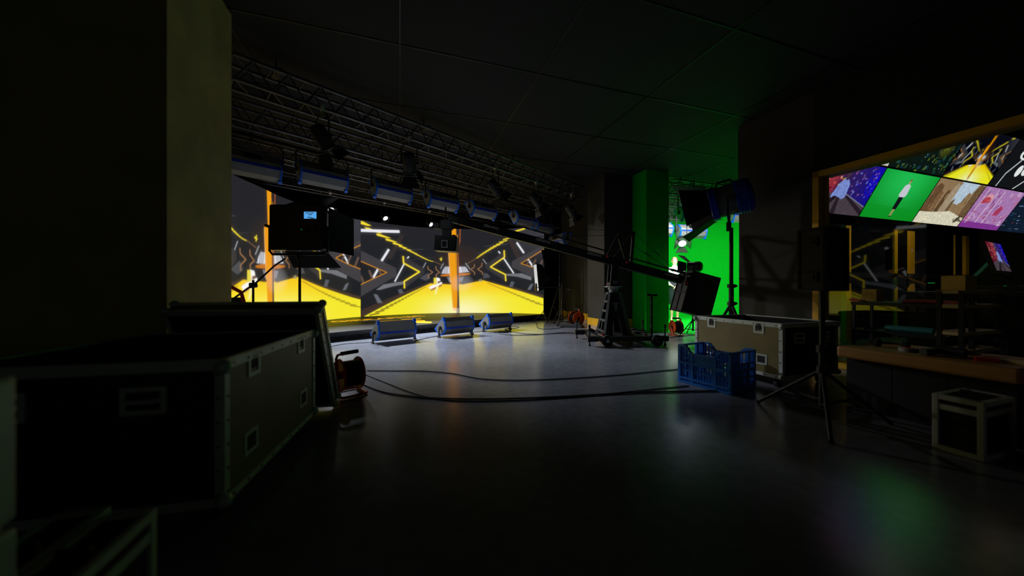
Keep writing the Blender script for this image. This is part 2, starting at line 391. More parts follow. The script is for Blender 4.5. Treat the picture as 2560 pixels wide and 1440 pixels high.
LED = [["p",[48,42,42],[[0.2028,0.8942],[0.2281,0.8993],[0.1606,0.6166],[0.1354,0.6135]]],["p",[52,42,42],[[0.7888,0.878],[0.8157,0.8763],[0.8735,0.6359],[0.843,0.6377]]],["l",[62,64,70],5,[[0.1944,0.727],[0.3288,0.746]]],["l",[62,64,70],5,[[0.6584,0.7932],[0.7947,0.8176]]],["l",[52,54,58],4,[[0.2616,0.6156],[0.3853,0.6614]]],["l",[52,54,58],4,[[0.6112,0.7114],[0.7057,0.7197]]],["floor",[[0.0044,-0.0022],[0.3654,0.355],[0.4711,0.3433],[0.5349,0.3434],[0.6524,0.3939],[1.0056,0.1812],[1.0056,-0.0239],[0.8067,-0.0481],[0.5959,-0.0508],[0.2839,-0.0443]]],["p",[58,42,38],[[-0.0017,-0.0036],[-0.0017,0.0672],[0.3598,0.3636],[0.3683,0.355],[0.0111,-0.0031]]],["p",[58,42,38],[[0.6495,0.4002],[1.0056,0.2113],[1.0056,0.1739],[0.6554,0.3876]]],["p",[58,42,38],[[0.3626,0.3636],[0.4711,0.352],[0.4711,0.3395],[0.3654,0.3513]]],["p",[58,42,38],[[0.5349,0.3522],[0.6524,0.4027],[0.6554,0.3901],[0.5349,0.3372]]],["p",[104,78,26],[[0.0412,0.0051],[0.0456,0.02],[0.0979,0.0364],[0.0933,0.0211]]],["p",[104,78,26],[[0.0707,0.0332],[0.0749,0.0472],[0.1235,0.063],[0.1192,0.0487]]],["p",[104,78,26],[[0.0983,0.0598],[0.1022,0.0729],[0.1472,0.0881],[0.1433,0.0748]]],["p",[104,78,26],[[0.1241,0.0849],[0.1277,0.0971],[0.1692,0.1117],[0.1656,0.0993]]],["p",[104,78,26],[[0.1481,0.1086],[0.1514,0.1199],[0.1895,0.1338],[0.1861,0.1223]]],["p",[104,78,26],[[0.1702,0.1308],[0.1733,0.1413],[0.2081,0.1545],[0.2051,0.1438]]],["p",[104,78,26],[[0.1907,0.1516],[0.1935,0.1614],[0.2252,0.1738],[0.2225,0.1639]]],["p",[104,78,26],[[0.2095,0.1711],[0.212,0.1801],[0.2409,0.1918],[0.2384,0.1827]]],["p",[104,78,26],[[0.2268,0.1893],[0.229,0.1977],[0.2553,0.2086],[0.253,0.2001]]],["p",[104,78,26],[[0.2426,0.2063],[0.2446,0.214],[0.2685,0.2241],[0.2664,0.2163]]],["p",[104,78,26],[[0.257,0.2221],[0.2589,0.2292],[0.2807,0.2386],[0.2788,0.2314]]],["p",[104,78,26],[[0.2704,0.2367],[0.2721,0.2433],[0.2919,0.2519],[0.2902,0.2453]]],["p",[104,78,26],[[0.2827,0.2503],[0.2843,0.2564],[0.3022,0.2643],[0.3007,0.2582]]],["p",[104,78,26],[[0.294,0.2629],[0.2954,0.2685],[0.3118,0.2757],[0.3104,0.2701]]],["p",[104,78,26],[[0.3045,0.2745],[0.3057,0.2797],[0.3206,0.2863],[0.3193,0.2811]]],["p",[104,78,26],[[0.3141,0.2852],[0.3152,0.2901],[0.3286,0.2961],[0.3275,0.2912]]],["p",[104,78,26],[[0.3229,0.295],[0.324,0.2998],[0.3361,0.3052],[0.335,0.3004]]],["p",[104,78,26],[[0.3311,0.304],[0.332,0.3087],[0.3429,0.3137],[0.342,0.309]]],["p",[104,78,26],[[0.9436,0.1201],[0.9494,0.1262],[1.0143,0.1004],[1.0087,0.0946]]],["p",[104,78,26],[[0.9149,0.1438],[0.9203,0.1494],[0.981,0.126],[0.9758,0.1205]]],["p",[104,78,26],[[0.8883,0.166],[0.8932,0.1711],[0.9496,0.1493],[0.9448,0.1442]]],["p",[104,78,26],[[0.8638,0.1866],[0.8683,0.1913],[0.9203,0.1709],[0.9158,0.1662]]],["p",[104,78,26],[[0.8413,0.2058],[0.8454,0.2102],[0.893,0.1911],[0.8888,0.1867]]],["p",[104,78,26],[[0.8208,0.2236],[0.8245,0.2276],[0.8678,0.2099],[0.8641,0.2059]]],["p",[104,78,26],[[0.8021,0.2401],[0.8055,0.2438],[0.8448,0.2274],[0.8414,0.2237]]],["p",[104,78,26],[[0.7849,0.2554],[0.788,0.2588],[0.8238,0.2436],[0.8206,0.2402]]],["p",[104,78,26],[[0.7692,0.2695],[0.7721,0.2727],[0.8045,0.2587],[0.8017,0.2555]]],["p",[104,78,26],[[0.7548,0.2825],[0.7574,0.2854],[0.7869,0.2726],[0.7844,0.2697]]],["p",[104,78,26],[[0.7416,0.2945],[0.7439,0.2972],[0.7708,0.2855],[0.7685,0.2827]]],["p",[104,78,26],[[0.7294,0.3055],[0.7315,0.3081],[0.7561,0.2973],[0.7539,0.2948]]],["p",[104,78,26],[[0.7182,0.3156],[0.7201,0.3181],[0.7425,0.3083],[0.7405,0.3058]]],["p",[104,78,26],[[0.7079,0.3249],[0.7097,0.3275],[0.73,0.3185],[0.7282,0.3159]]],["p",[104,78,26],[[0.6984,0.3333],[0.7,0.3361],[0.7185,0.328],[0.7169,0.3252]]],["p",[104,78,26],[[0.6897,0.3411],[0.6912,0.344],[0.7079,0.3366],[0.7065,0.3338]]],["p",[104,78,26],[[0.6817,0.3483],[0.683,0.3513],[0.6982,0.3446],[0.6969,0.3416]]],["p",[104,78,26],[[0.6743,0.3549],[0.6755,0.358],[0.6893,0.3519],[0.6881,0.3489]]],["p",[238,212,50],[[-0.0017,0.9873],[0.0111,0.9858],[0.0532,0.9542],[0.0346,0.9466],[-0.0017,0.9568]]],["p",[238,212,50],[[0.0178,0.9297],[0.0398,0.9281],[0.1092,0.8901],[0.0911,0.8856],[0.0293,0.9064]]],["p",[238,212,50],[[0.0763,0.8763],[0.0949,0.8786],[0.155,0.8465],[0.1326,0.8416],[0.0829,0.8576]]],["p",[238,212,50],[[0.1242,0.834],[0.1409,0.8353],[0.1899,0.8089],[0.1718,0.8043],[0.1298,0.8156]]],["p",[238,212,50],[[0.1628,0.8003],[0.1775,0.8007],[0.2191,0.776],[0.2028,0.7722],[0.1673,0.7836]]],["p",[238,212,50],[[0.1944,0.7731],[0.2068,0.7728],[0.2421,0.7507],[0.2281,0.7475],[0.1989,0.7585]]],["l",[238,212,50],9,[[0.2203,0.7476],[0.2605,0.7265]]],["l",[238,212,50],8,[[0.2421,0.7266],[0.2772,0.7054]]],["l",[238,212,50],7.5,[[0.2599,0.7107],[0.2929,0.69]]],["l",[238,212,50],7,[[0.2783,0.6922],[0.3052,0.6729]]],["l",[238,212,50],6.5,[[0.2934,0.6767],[0.3192,0.6594]]],["l",[238,212,50],6,[[0.3075,0.6633],[0.3322,0.6456]]],["l",[238,212,50],6,[[0.3198,0.6508],[0.3429,0.6341]]],["l",[238,212,50],5.5,[[0.331,0.6394],[0.3525,0.6249]]],["l",[238,212,50],5,[[0.3412,0.6303],[0.3615,0.6168]]],["l",[238,212,50],5,[[0.3513,0.6223],[0.3694,0.611]]],["l",[238,212,50],5,[[0.3604,0.6167],[0.3796,0.6078]]],["l",[238,212,50],15,[[0.8351,0.9631],[0.8906,0.9911]]],["l",[238,212,50],10,[[0.7668,0.8702],[0.8043,0.8908]]],["l",[238,212,50],9.5,[[0.7448,0.8396],[0.7876,0.8605]]],["l",[238,212,50],9,[[0.727,0.8136],[0.765,0.8352]]],["l",[238,212,50],8.5,[[0.7092,0.7926],[0.7472,0.8119]]],["l",[238,212,50],8,[[0.6932,0.7727],[0.727,0.791]]],["l",[238,212,50],7.5,[[0.6808,0.7552],[0.7116,0.7724]]],["l",[238,212,50],7,[[0.6678,0.7377],[0.6962,0.7538]]],["l",[238,212,50],6.5,[[0.656,0.7214],[0.6826,0.7363]]],["l",[238,212,50],6,[[0.6459,0.7064],[0.6702,0.7201]]],["l",[238,212,50],6,[[0.6365,0.6925],[0.6584,0.705]]],["l",[238,212,50],5.5,[[0.6282,0.6787],[0.6477,0.69]]],["l",[238,212,50],5,[[0.6212,0.6661],[0.6383,0.6761]]],["l",[238,212,50],5,[[0.6147,0.6535],[0.6294,0.6623]]],["l",[120,95,70],5,[[0.3796,0.6116],[0.4251,0.5699]]],["l",[120,95,70],5,[[0.6141,0.6484],[0.5641,0.5852]]],["l",[225,226,232],26,[[-0.0043,0.8908],[0.1972,0.9285]]],["l",[225,226,232],22,[[0.1426,0.7164],[0.1048,0.5867]]],["l",[225,226,232],20,[[0.0872,0.4997],[0.0591,0.3932]]],["l",[225,226,232],13,[[0.2253,0.5704],[0.1763,0.3721]]],["l",[225,226,232],12,[[0.2493,0.653],[0.2415,0.6318]]],["l",[150,152,158],8,[[0.34,0.5921],[0.3254,0.5323]]],["l",[225,226,232],18,[[0.8442,0.8279],[0.8833,0.7093]]],["l",[225,226,232],17,[[0.909,0.6274],[0.9358,0.5485]]],["l",[225,226,232],13,[[0.7697,0.6468],[0.8248,0.474]]],["l",[225,226,232],12,[[0.7401,0.7316],[0.7484,0.7101]]],["l",[150,152,158],8,[[0.6524,0.6396],[0.6731,0.584]]],["l",[92,74,64],22,[[0.0425,0.4791],[0.0612,0.3854]]],["l",[92,74,64],18,[[0.0911,0.4943],[0.1076,0.4329]]],["l",[92,74,64],20,[[0.0008,0.4212],[0.0137,0.3562]]],["l",[92,74,64],20,[[0.9882,0.6099],[0.9616,0.4597]]],["l",[92,74,64],18,[[0.9527,0.6243],[0.9358,0.5583]]],["l",[92,74,64],14,[[0.9133,0.6148],[0.901,0.5725]]],["p",[108,110,116],[[0.0774,0.2789],[0.1159,0.3359],[0.1831,0.3605],[0.2225,0.3733],[0.2281,0.3435],[0.1606,0.3133],[0.0938,0.2765]]],["p",[108,110,116],[[0.7769,0.4649],[0.8735,0.4689],[0.9285,0.4241],[0.9285,0.3874],[0.843,0.4325],[0.7769,0.4461]]],["p",[96,100,108],[[0.0639,0.2342],[0.0829,0.228],[0.1103,0.1357],[0.0856,0.1374]]],["p",[80,84,92],[[0.1915,0.278],[0.2113,0.2898],[0.2225,0.242],[0.2,0.2306]]],["p",[96,100,108],[[0.9224,0.3386],[0.9406,0.3506],[0.9224,0.2773],[0.9041,0.2772]]],["p",[80,84,92],[[0.8097,0.3769],[0.8308,0.3704],[0.8187,0.3081],[0.8007,0.3144]]],["p",[70,72,78],[[0.3063,0.4117],[0.3513,0.4744],[0.3654,0.4131],[0.34,0.3818]]],["p",[70,72,78],[[0.6584,0.4783],[0.682,0.4656],[0.6938,0.4215],[0.6524,0.4153]]],["p",[60,58,62],[[-0.0027,0.6877],[0.1831,0.5193],[0.1831,0.4311],[-0.0027,0.2055],[-0.0027,0.3318],[0.1326,0.4677],[-0.0027,0.5756]]],["l",[205,135,30],7,[[-0.0027,0.5756],[0.1326,0.4677],[-0.0027,0.3296]]],["p",[60,58,62],[[1.0056,0.7962],[0.8157,0.6141],[0.8157,0.5441],[1.0056,0.35],[1.0056,0.4875],[0.8673,0.5843],[1.0056,0.7359]]],["l",[205,135,30],7,[[1.0056,0.7479],[0.8673,0.5843],[1.0056,0.4875]]],["p",[49,47,51],[[0.2253,0.654],[0.3344,0.523],[0.3344,0.4677],[0.2309,0.2957],[0.2281,0.3758],[0.3075,0.485],[0.2236,0.581]]],["l",[238,212,50],15,[[0.2197,0.6533],[0.2225,0.5785],[0.3063,0.4849],[0.2259,0.3734],[0.227,0.2969]]],["p",[49,47,51],[[0.7709,0.7346],[0.6672,0.5765],[0.6672,0.5287],[0.7739,0.3872],[0.7757,0.4574],[0.6938,0.5474],[0.7721,0.6618]]],["l",[238,212,50],14,[[0.7715,0.7409],[0.7733,0.6631],[0.695,0.5474],[0.778,0.4574],[0.781,0.3821]]],["l",[150,110,75],8,[[0.3502,0.5508],[0.3519,0.5176],[0.3768,0.4839],[0.3525,0.4424],[0.3536,0.4104]]],["l",[150,110,75],8,[[0.3938,0.5502],[0.3949,0.5179],[0.4137,0.4812],[0.3949,0.4534],[0.3961,0.4261]]],["l",[150,110,75],8,[[0.6053,0.5791],[0.6035,0.5464],[0.5853,0.5186],[0.6053,0.4859],[0.6064,0.4557]]],["l",[150,110,75],8,[[0.6477,0.5967],[0.6459,0.559],[0.6229,0.5224],[0.6495,0.4834],[0.6501,0.4556]]],["p",[205,206,214],[[0.4423,0.5493],[0.4711,0.55],[0.4711,0.4685],[0.4223,0.4677]]],["p",[205,206,214],[[0.5116,0.5507],[0.5554,0.5512],[0.577,0.4883],[0.5116,0.4753]]],["l",[60,62,70],5,[[0.4263,0.5638],[0.4183,0.4676]]],["l",[60,62,70],5,[[0.4349,0.564],[0.4257,0.4677]]],["l",[60,62,70],5,[[0.4435,0.5643],[0.4383,0.468]]],["l",[60,62,70],5,[[0.4521,0.5645],[0.4463,0.4681]]],["l",[60,62,70],5,[[0.4607,0.5647],[0.4544,0.4683]]],["l",[60,62,70],5,[[0.532,0.5723],[0.5419,0.4781]]],["l",[60,62,70],5,[[0.5413,0.5724],[0.5524,0.4781]]],["l",[60,62,70],5,[[0.5507,0.5725],[0.563,0.4782]]],["l",[60,62,70],5,[[0.56,0.5726],[0.5735,0.4782]]],["l",[60,62,70],5,[[0.5694,0.5727],[0.5841,0.4783]]],["l",[170,172,178],6,[[0.4354,0.589],[0.4183,0.5261]]],["l",[170,172,178],6,[[0.5554,0.594],[0.5806,0.5223]]],["p",[120,122,130],[[0.4538,0.427],[0.5466,0.4278],[0.5349,0.3711],[0.4653,0.3708]]],["p",[190,110,16],[[0.4183,0.4489],[0.4538,0.467],[0.5466,0.4756],[0.5829,0.4732],[0.5829,0.4606],[0.5466,0.4454],[0.4538,0.4345],[0.4194,0.4364]]],["p",[225,178,120],[[0.4607,0.7212],[0.4682,0.7215],[0.4797,0.3395],[0.4711,0.3646]]],["p",[228,148,18],[[0.4768,1.0038],[0.5029,1.0051],[0.5046,0.8922],[0.5029,0.7226],[0.5058,0.5406],[0.5104,0.0607],[0.4855,0.0611],[0.4757,0.352],[0.463,0.7213],[0.4641,0.7401],[0.4826,0.7533]]],["p",[196,128,24],[[0.4971,0.7224],[0.507,0.7227],[0.5151,0.0883],[0.5093,0.0608],[0.5029,0.5405]]],["p",[70,52,50],[[0.5081,0.7164],[0.5139,0.7166],[0.5232,0.0028],[0.507,0.003],[0.5116,0.214]]],["l",[190,100,40],7,[[0.5262,0.9997],[0.5244,0.8551],[0.5116,0.7668],[0.5151,0.6412],[0.5244,0.3397]]],["p",[150,140,130],[[0.5058,0.0608],[0.5209,0.0606],[0.5197,-0.006],[0.507,-0.0058]]],["p",[240,196,150],[[0.4855,0.0611],[0.507,0.0608],[0.507,0.0256],[0.4896,0.0284]]],["l",[232,150,30],5,[[0.5116,0.9301],[0.5104,0.7165]]],["p",[225,205,60],[[0.3824,0.4159],[0.3966,0.4199],[0.4012,0.3243],[0.3824,0.3242]]],["p",[238,238,236],[[0.3966,0.4199],[0.4137,0.4139],[0.4183,0.3829],[0.4034,0.3243],[0.3995,0.364]]],["p",[120,80,50],[[0.4034,0.3765],[0.4183,0.3829],[0.4183,0.3517],[0.4052,0.3392]]],["p",[240,240,238],[[0.3558,0.3068],[0.3796,0.3328],[0.3966,0.3391],[0.4251,0.3705],[0.428,0.3493],[0.3966,0.3168],[0.3654,0.2833]]],["p",[170,120,60],[[0.3654,0.2833],[0.3966,0.3168],[0.428,0.3493],[0.4263,0.3206],[0.3966,0.2919],[0.3683,0.2623]]],["p",[235,228,150],[[0.3966,0.3205],[0.4109,0.333],[0.3966,0.2274],[0.3853,0.2188]]],["p",[238,212,50],[[0.4148,0.648],[0.4206,0.6446],[0.4228,0.6609],[0.4263,0.6573],[0.424,0.641],[0.4297,0.6362],[0.4251,0.6285],[0.4228,0.6135],[0.4194,0.6159],[0.4206,0.6308],[0.4137,0.6355]]],["p",[150,140,110],[[0.6288,0.4002],[0.6377,0.3927],[0.6418,0.409],[0.6454,0.4027],[0.6418,0.3851],[0.6495,0.375],[0.6436,0.3712],[0.6359,0.3775],[0.6312,0.3675],[0.6318,0.3838]]]]


def draw_led(w, h):
    g = Img(w, h, 2.136)
    U, V = g.U, g.V
    top = np.array([s2l(x) for x in (33, 33, 38)]); low = np.array([s2l(x) for x in (23, 27, 33)])
    t = np.clip((V - .3) / .7, 0, 1)[..., None]
    g.a = low * (1 - t) + top * t
    g.oval(.53, .62, .16, .22, (54, 40, 34), .7, True)
    g.oval(.99, .95, .2, .35, (58, 58, 66), .8, True)
    y1 = np.array(rgb((234, 222, 42))); y2 = np.array(rgb((240, 236, 176))); y3 = np.array(rgb((238, 196, 22)))

    def yel(u, v):
        d = np.exp(-(((u - .54) / .16) ** 2 + ((v - .02) / .15) ** 2))[:, None]
        e = np.clip((v - .18) / .16, 0, 1)[:, None]
        return (y1 * (1 - e) + y3 * e) * (1 - d) + y2 * d
    for q in LED:
        if q[0] == 'floor': g.poly(q[1], yel)
        elif q[0] == 'p': g.poly(q[2], q[1])
        else: g.line(q[3], q[2] / 880., q[1])
    g.oval(.535, .36, .07, .12, (236, 236, 240), .16, True)
    im = g.out()

    def blur(x, r):
        k = np.pad(x, ((r, r), (r, r), (0, 0)), 'edge'); n = 2 * r + 1
        c_ = np.cumsum(np.pad(k, ((1, 0), (0, 0), (0, 0))), 0); k = (c_[n:] - c_[:-n]) / n
        c_ = np.cumsum(np.pad(k, ((0, 0), (1, 0), (0, 0))), 1); return (c_[:, n:] - c_[:, :-n]) / n
    R_ = max(2, w // 90)
    return .9 * blur(im, 1) + .1 * blur(blur(im, R_), R_)


def scatter(g, n, cols, box, sx, sy):
    for _ in range(n):
        x = rng.uniform(box[0], box[2]); y = rng.uniform(box[1], box[3])
        a = rng.uniform(.4, 1) * sx; b = rng.uniform(.4, 1) * sy
        g.poly([(x - a, y - b), (x + a, y - b * .6), (x + a, y + b), (x - a, y + b * .7)], cols[rng.integers(len(cols))], rng.uniform(.5, 1))


def figure(g, x, y, s, top, low, skin):
    """tiny standing figure shown on a monitor picture"""
    g.poly([(x - 0.020 * s, y + .02 * s), (x - 0.007 * s, y + .02 * s), (x - 0.005 * s, y + .3 * s), (x - 0.027 * s, y + .3 * s)], skin)
    g.poly([(x + 0.007 * s, y + .02 * s), (x + 0.020 * s, y + .02 * s), (x + 0.027 * s, y + .3 * s), (x + 0.005 * s, y + .3 * s)], skin)
    g.poly([(x - 0.044 * s, y + .2 * s), (x + 0.044 * s, y + .2 * s), (x + 0.051 * s, y + .55 * s), (x - 0.051 * s, y + .55 * s)], low)
    g.poly([(x - 0.058 * s, y + .52 * s), (x + 0.058 * s, y + .52 * s), (x + 0.085 * s, y + .58 * s), (x + 0.061 * s, y + .8 * s), (x + 0.020 * s, y + .84 * s), (x - 0.020 * s, y + .84 * s), (x - 0.061 * s, y + .8 * s), (x - 0.085 * s, y + .58 * s)], top)
    g.oval(x, y + .9 * s, .02 * s, .055 * s, skin); g.oval(x, y + .935 * s, .02 * s, .03 * s, (120, 90, 60))
    g.poly([(x - 0.027 * s, y), (x - 0.003 * s, y), (x - 0.003 * s, y + .025 * s), (x - 0.027 * s, y + .03 * s)], (20, 20, 20))
    g.poly([(x + 0.003 * s, y), (x + 0.027 * s, y), (x + 0.027 * s, y + .03 * s), (x + 0.003 * s, y + .025 * s)], (20, 20, 20))


def tile(kind, w=210, h=116):
    g = Img(w, h, 1.9)
    a = np.array
    if kind == 'city':
        l = a(rgb((104, 16, 30))); c = a(rgb((52, 30, 78))); r = a(rgb((18, 14, 140)))
        t = g.U[..., None]
        g.a = np.where(t < .5, l * (1 - 2 * t) + c * 2 * t, c * (2 - 2 * t) + r * (2 * t - 1))
        g.oval(.3, .7, .12, .5, (190, 60, 60), .6, True); g.oval(.95, .7, .12, .4, (14, 10, 210), .8, True)
        scatter(g, 130, [(200, 30, 50), (220, 80, 80), (240, 170, 140), (200, 190, 80), (90, 14, 30), (140, 20, 50), (90, 20, 60)], (0, .4, .5, 1), .016, .03)
        scatter(g, 150, [(50, 34, 110), (40, 30, 200), (150, 90, 150), (110, 110, 200), (30, 20, 90), (30, 20, 90), (60, 40, 100)], (.5, .36, 1, 1), .012, .03)
        g.poly([(0, 0), (1, 0), (1, .2), (.62, .42), (.42, .42), (0, .26)], (74, 62, 70))
        g.poly([(.6, .42), (1, .12), (1, .02), (.56, .4)], (40, 26, 40)); g.line([(.58, .42), (1, .2)], .02, (120, 116, 150))
        g.poly([(.16, 0), (.34, 0), (.5, .36), (.44, .38)], (34, 22, 32)); g.poly([(.5, 0), (.58, 0), (.53, .34), (.49, .34)], (40, 28, 38))
        g.poly([(.4, .3), (.44, .36), (.58, .3), (.61, .36), (.585, .6), (.53, .69), (.5, .66), (.47, .69), (.425, .6), (.385, .36)], (128, 142, 214)); g.line([(.45, .34), (.455, .58)], .012, (104, 116, 190)); g.line([(.56, .34), (.55, .58)], .012, (104, 116, 190)); g.oval(.5, .76, .025, .075, (70, 46, 70))
    elif kind == 'green':
        d = np.exp(-(((g.U - .45) / .5) ** 2 + ((g.V - .85) / .6) ** 2))[..., None]
        g.a = a(rgb((8, 138, 26))) * (1 - d) + a(rgb((34, 192, 84))) * d
        g.poly([(0, 0), (1, 0), (1, .26), (0, .3)], (12, 150, 36), .6)
        figure(g, .52, .06, .84, (212, 206, 220), (16, 18, 26), (196, 150, 120))
    elif kind == 'canyon':
        g.a[:] = rgb((150, 118, 88)); g.poly([(.36, .55), (.5, .98), (.44, 1), (.86, 1), (.8, .7), (.66, .5)], (188, 200, 220))
        for x0, wd, t, col in [(0, .18, .9, (108, 76, 50)), (.14, .1, .75, (128, 92, 62)), (.27, .08, .8, (98, 70, 46)), (.36, .14, .95, (172, 148, 124)), (.5, .06, .62, (120, 92, 66)), (.72, .1, .8, (150, 116, 84)), (.84, .18, 1., (112, 84, 58))]:
            g.poly([(x0, .22), (x0 + wd, .24), (x0 + wd * .9, t * .95), (x0 + wd * .4, t), (x0 + wd * .1, t * .9)], col)
            scatter(g, 8, [(70, 50, 36), (160, 130, 100)], (x0, .3, x0 + wd, t * .9), .008, .07)
        g.poly([(0, 0), (1, 0), (1, .2), (.6, .34), (.45, .3), (.2, .27), (0, .26)], (228, 214, 192))
        scatter(g, 14, [(70, 60, 36), (50, 44, 30)], (.8, .1, 1, .26), .03, .04)
    elif kind == 'pink':
        g.a[:] = rgb((176, 122, 182)); g.poly([(0, 0), (1, 0), (1, .13), (0, .17)], (134, 52, 148))
        scatter(g, 40, [(206, 160, 206), (150, 90, 150), (190, 110, 150)], (0, .15, 1, 1), .03, .1)
        g.poly([(.12, .6), (.34, .66), (.36, .76), (.28, .72), (.14, .7)], (186, 56, 76)); g.oval(.24, .76, .09, .09, (222, 150, 170)); g.oval(.22, .72, .08, .05, (196, 70, 84))
        g.poly([(.6, .36), (.72, .38), (.74, .55), (.66, .62), (.6, .5)], (176, 56, 96))
        for x in (.1, .32, .48): g.line([(x, .16), (x + .02, .95)], .05, (222, 186, 214), .7)
        scatter(g, 30, [(196, 90, 130), (230, 200, 220), (160, 60, 120)], (0, .14, 1, .4), .03, .03)
    elif kind == 'circuit':
        g.a[:] = rgb((16, 28, 46)); scatter(g, 50, [(40, 66, 110), (20, 44, 80), (70, 90, 120), (120, 150, 200)], (0, 0, 1, 1), .06, .015)
        scatter(g, 14, [(220, 230, 250), (40, 120, 80), (180, 60, 60)], (.2, .1, 1, .6), .012, .03)
    elif kind == 'beige':
        g.a[:] = rgb((206, 196, 184)); scatter(g, 26, [(60, 60, 74), (230, 220, 206), (120, 116, 120)], (0, 0, 1, .6), .05, .08)
    elif kind == 'jungle':
        g.a[:] = rgb((12, 24, 20)); scatter(g, 190, [(20, 54, 46), (40, 90, 60), (90, 110, 30), (24, 60, 80), (10, 16, 12), (60, 70, 30)], (0, 0, 1, 1), .025, .05)
        g.oval(.78, .6, .14, .3, (96, 96, 20), .6, True); g.oval(.5, .8, .08, .12, (110, 200, 220), .8, True); g.oval(.36, .42, .025, .04, (200, 40, 210)); g.oval(.1, .72, .04, .1, (130, 220, 190), .8, True)
        scatter(g, 40, [(130, 190, 210), (190, 200, 120), (150, 90, 160)], (0, .05, 1, .9), .008, .012)
    elif kind == 'dark':
        g.a[:] = rgb((20, 20, 24)); g.oval(.35, .75, .12, .12, (240, 240, 240)); g.oval(.35, .73, .07, .06, (20, 20, 24)); g.oval(.45, .4, .06, .13, (240, 236, 240)); g.oval(.6, .42, .07, .1, (240, 236, 240))
        g.line([(.18, .0), (.2, .3), (.34, .62)], .05, (180, 184, 190)); g.line([(.6, 0), (.8, .3)], .04, (200, 200, 206)); g.line([(.3, .86), (.6, .9)], .06, (230, 230, 235))
    if kind not in ('green', 'dark'):
        nz = rng.random((g.H // 4 + 1, g.W // 3 + 1)); nz = np.repeat(np.repeat(nz, 4, 0), 3, 1)[:g.H, :g.W]
        g.a *= (.7 + .6 * nz)[..., None]
    return g.out()

# ------------------------------------------------------------------ camera
cam = bpy.data.cameras.new('camera'); co = bpy.data.objects.new('camera', cam); COL.objects.link(co)
cam.sensor_width = 36; cam.lens = 12.0; cam.clip_start = .02; cam.clip_end = 80
co.location = (0, 0, CAMH); co.rotation_euler = (PI / 2, 0, 0)
cam.dof.use_dof = True; cam.dof.focus_distance = 8.5; cam.dof.aperture_fstop = .95
SC.camera = co
w = bpy.data.worlds.new('world'); SC.world = w; w.use_nodes = True
w.node_tree.nodes['Background'].inputs[0].default_value = (.82, 1, .92, 1); w.node_tree.nodes['Background'].inputs[1].default_value = WORLD
vs = SC.view_settings; vs.view_transform = 'Standard'; vs.look = 'None'; vs.gamma = 1; vs.use_curve_mapping = False; vs.exposure = 0.
SC.cycles.use_denoising = True; SC.cycles.max_bounces = 8; SC.cycles.transparent_max_bounces = 12
SC.cycles.sample_clamp_indirect = 4; SC.cycles.caustics_reflective = False; SC.cycles.caustics_refractive = False


def G(px, py, z=0.):
    """the floor point (or point at height z) seen at a pixel of the 2560x1440 frame"""
    Y = (CAMH - z) * F / (py - 720)
    return Vector(((px - 1280) / F * Y, Y, z))


def A(px, py, Y):
    return Vector(((px - 1280) / F * Y, Y, CAMH - (py - 720) / F * Y))


CEIL = 3.37
# ------------------------------------------------------------------ shell
fb = B(); c = [W(-5, -8), W(-5, 16), W(16, 16), W(16, -8)]
fb._new([(*p.xy, 0) for p in c] + [(*p.xy, -.1) for p in c], [(0, 1, 2, 3), (7, 6, 5, 4), (0, 4, 5, 1), (1, 5, 6, 2), (2, 6, 7, 3), (3, 7, 4, 0)])
struct(fb, 'floor', 'floor', 'grey polished concrete floor with soft reflections', 'floor')
cb = B(); cb._new([(*p.xy, CEIL) for p in c] + [(*p.xy, CEIL + .1) for p in c], [(0, 1, 2, 3), (7, 6, 5, 4), (0, 4, 5, 1), (1, 5, 6, 2), (2, 6, 7, 3), (3, 7, 4, 0)])
ceiling = struct(cb, 'ceiling', 'ceil', 'dark grey panelled ceiling', 'ceiling')
jb = B()
for k in range(-3, 13): jb.beam(W(k * 1.2, -6, CEIL - .004), W(k * 1.2, 12, CEIL - .004), .012, .008)
for k in range(-4, 9): jb.beam(W(-4, k * 1.5, CEIL - .004), W(15, k * 1.5, CEIL - .004), .012, .008)
jb.build('ceiling_joint', 'dark_metal', ceiling)


def wallbox(name, a0, a1, b0, b1, z0, z1, m, label, cat='wall', parent=None):
    b = B(); p = [W(a0, b0), W(a0, b1), W(a1, b1), W(a1, b0)]
    b._new([(*q.xy, z0) for q in p] + [(*q.xy, z1) for q in p], [(3, 2, 1, 0), (4, 5, 6, 7), (0, 1, 5, 4), (1, 2, 6, 5), (2, 3, 7, 6), (3, 0, 4, 7)])
    return struct(b, name, m, label, cat, parent)


wallbox('wall_left', -4, 14, -6.2, -6.0, 0, CEIL, 'dark_wall', 'black far left wall of the studio')
wallbox('wall_back', 12.2, 12.4, -6, 4.6, 0, CEIL, 'curtain', 'black backdrop wall behind the LED screen')
lp = wallbox('wall_left_pillar', 2.79, 3.68, -2.65, -1.43, 0, CEIL, 'pillar', 'stained concrete pillar left of the LED screen', 'pillar')
wallbox('wall_side_recess', 6.91, 12.2, 4.62, 4.76, 0, CEIL, 'wall', 'dark grey side wall right of the LED screen')
wallbox('wall_column', 6.24, 6.91, 4.1, 4.81, 0, CEIL, 'wall', 'dark grey square column with a yellow foot behind the crane', 'column')
gc = wallbox('wall_green_column', 5.8, 6.4, 4.8105, 5.38, 0, CEIL, 'green_paint', 'bright green painted square column at the green studio', 'column')
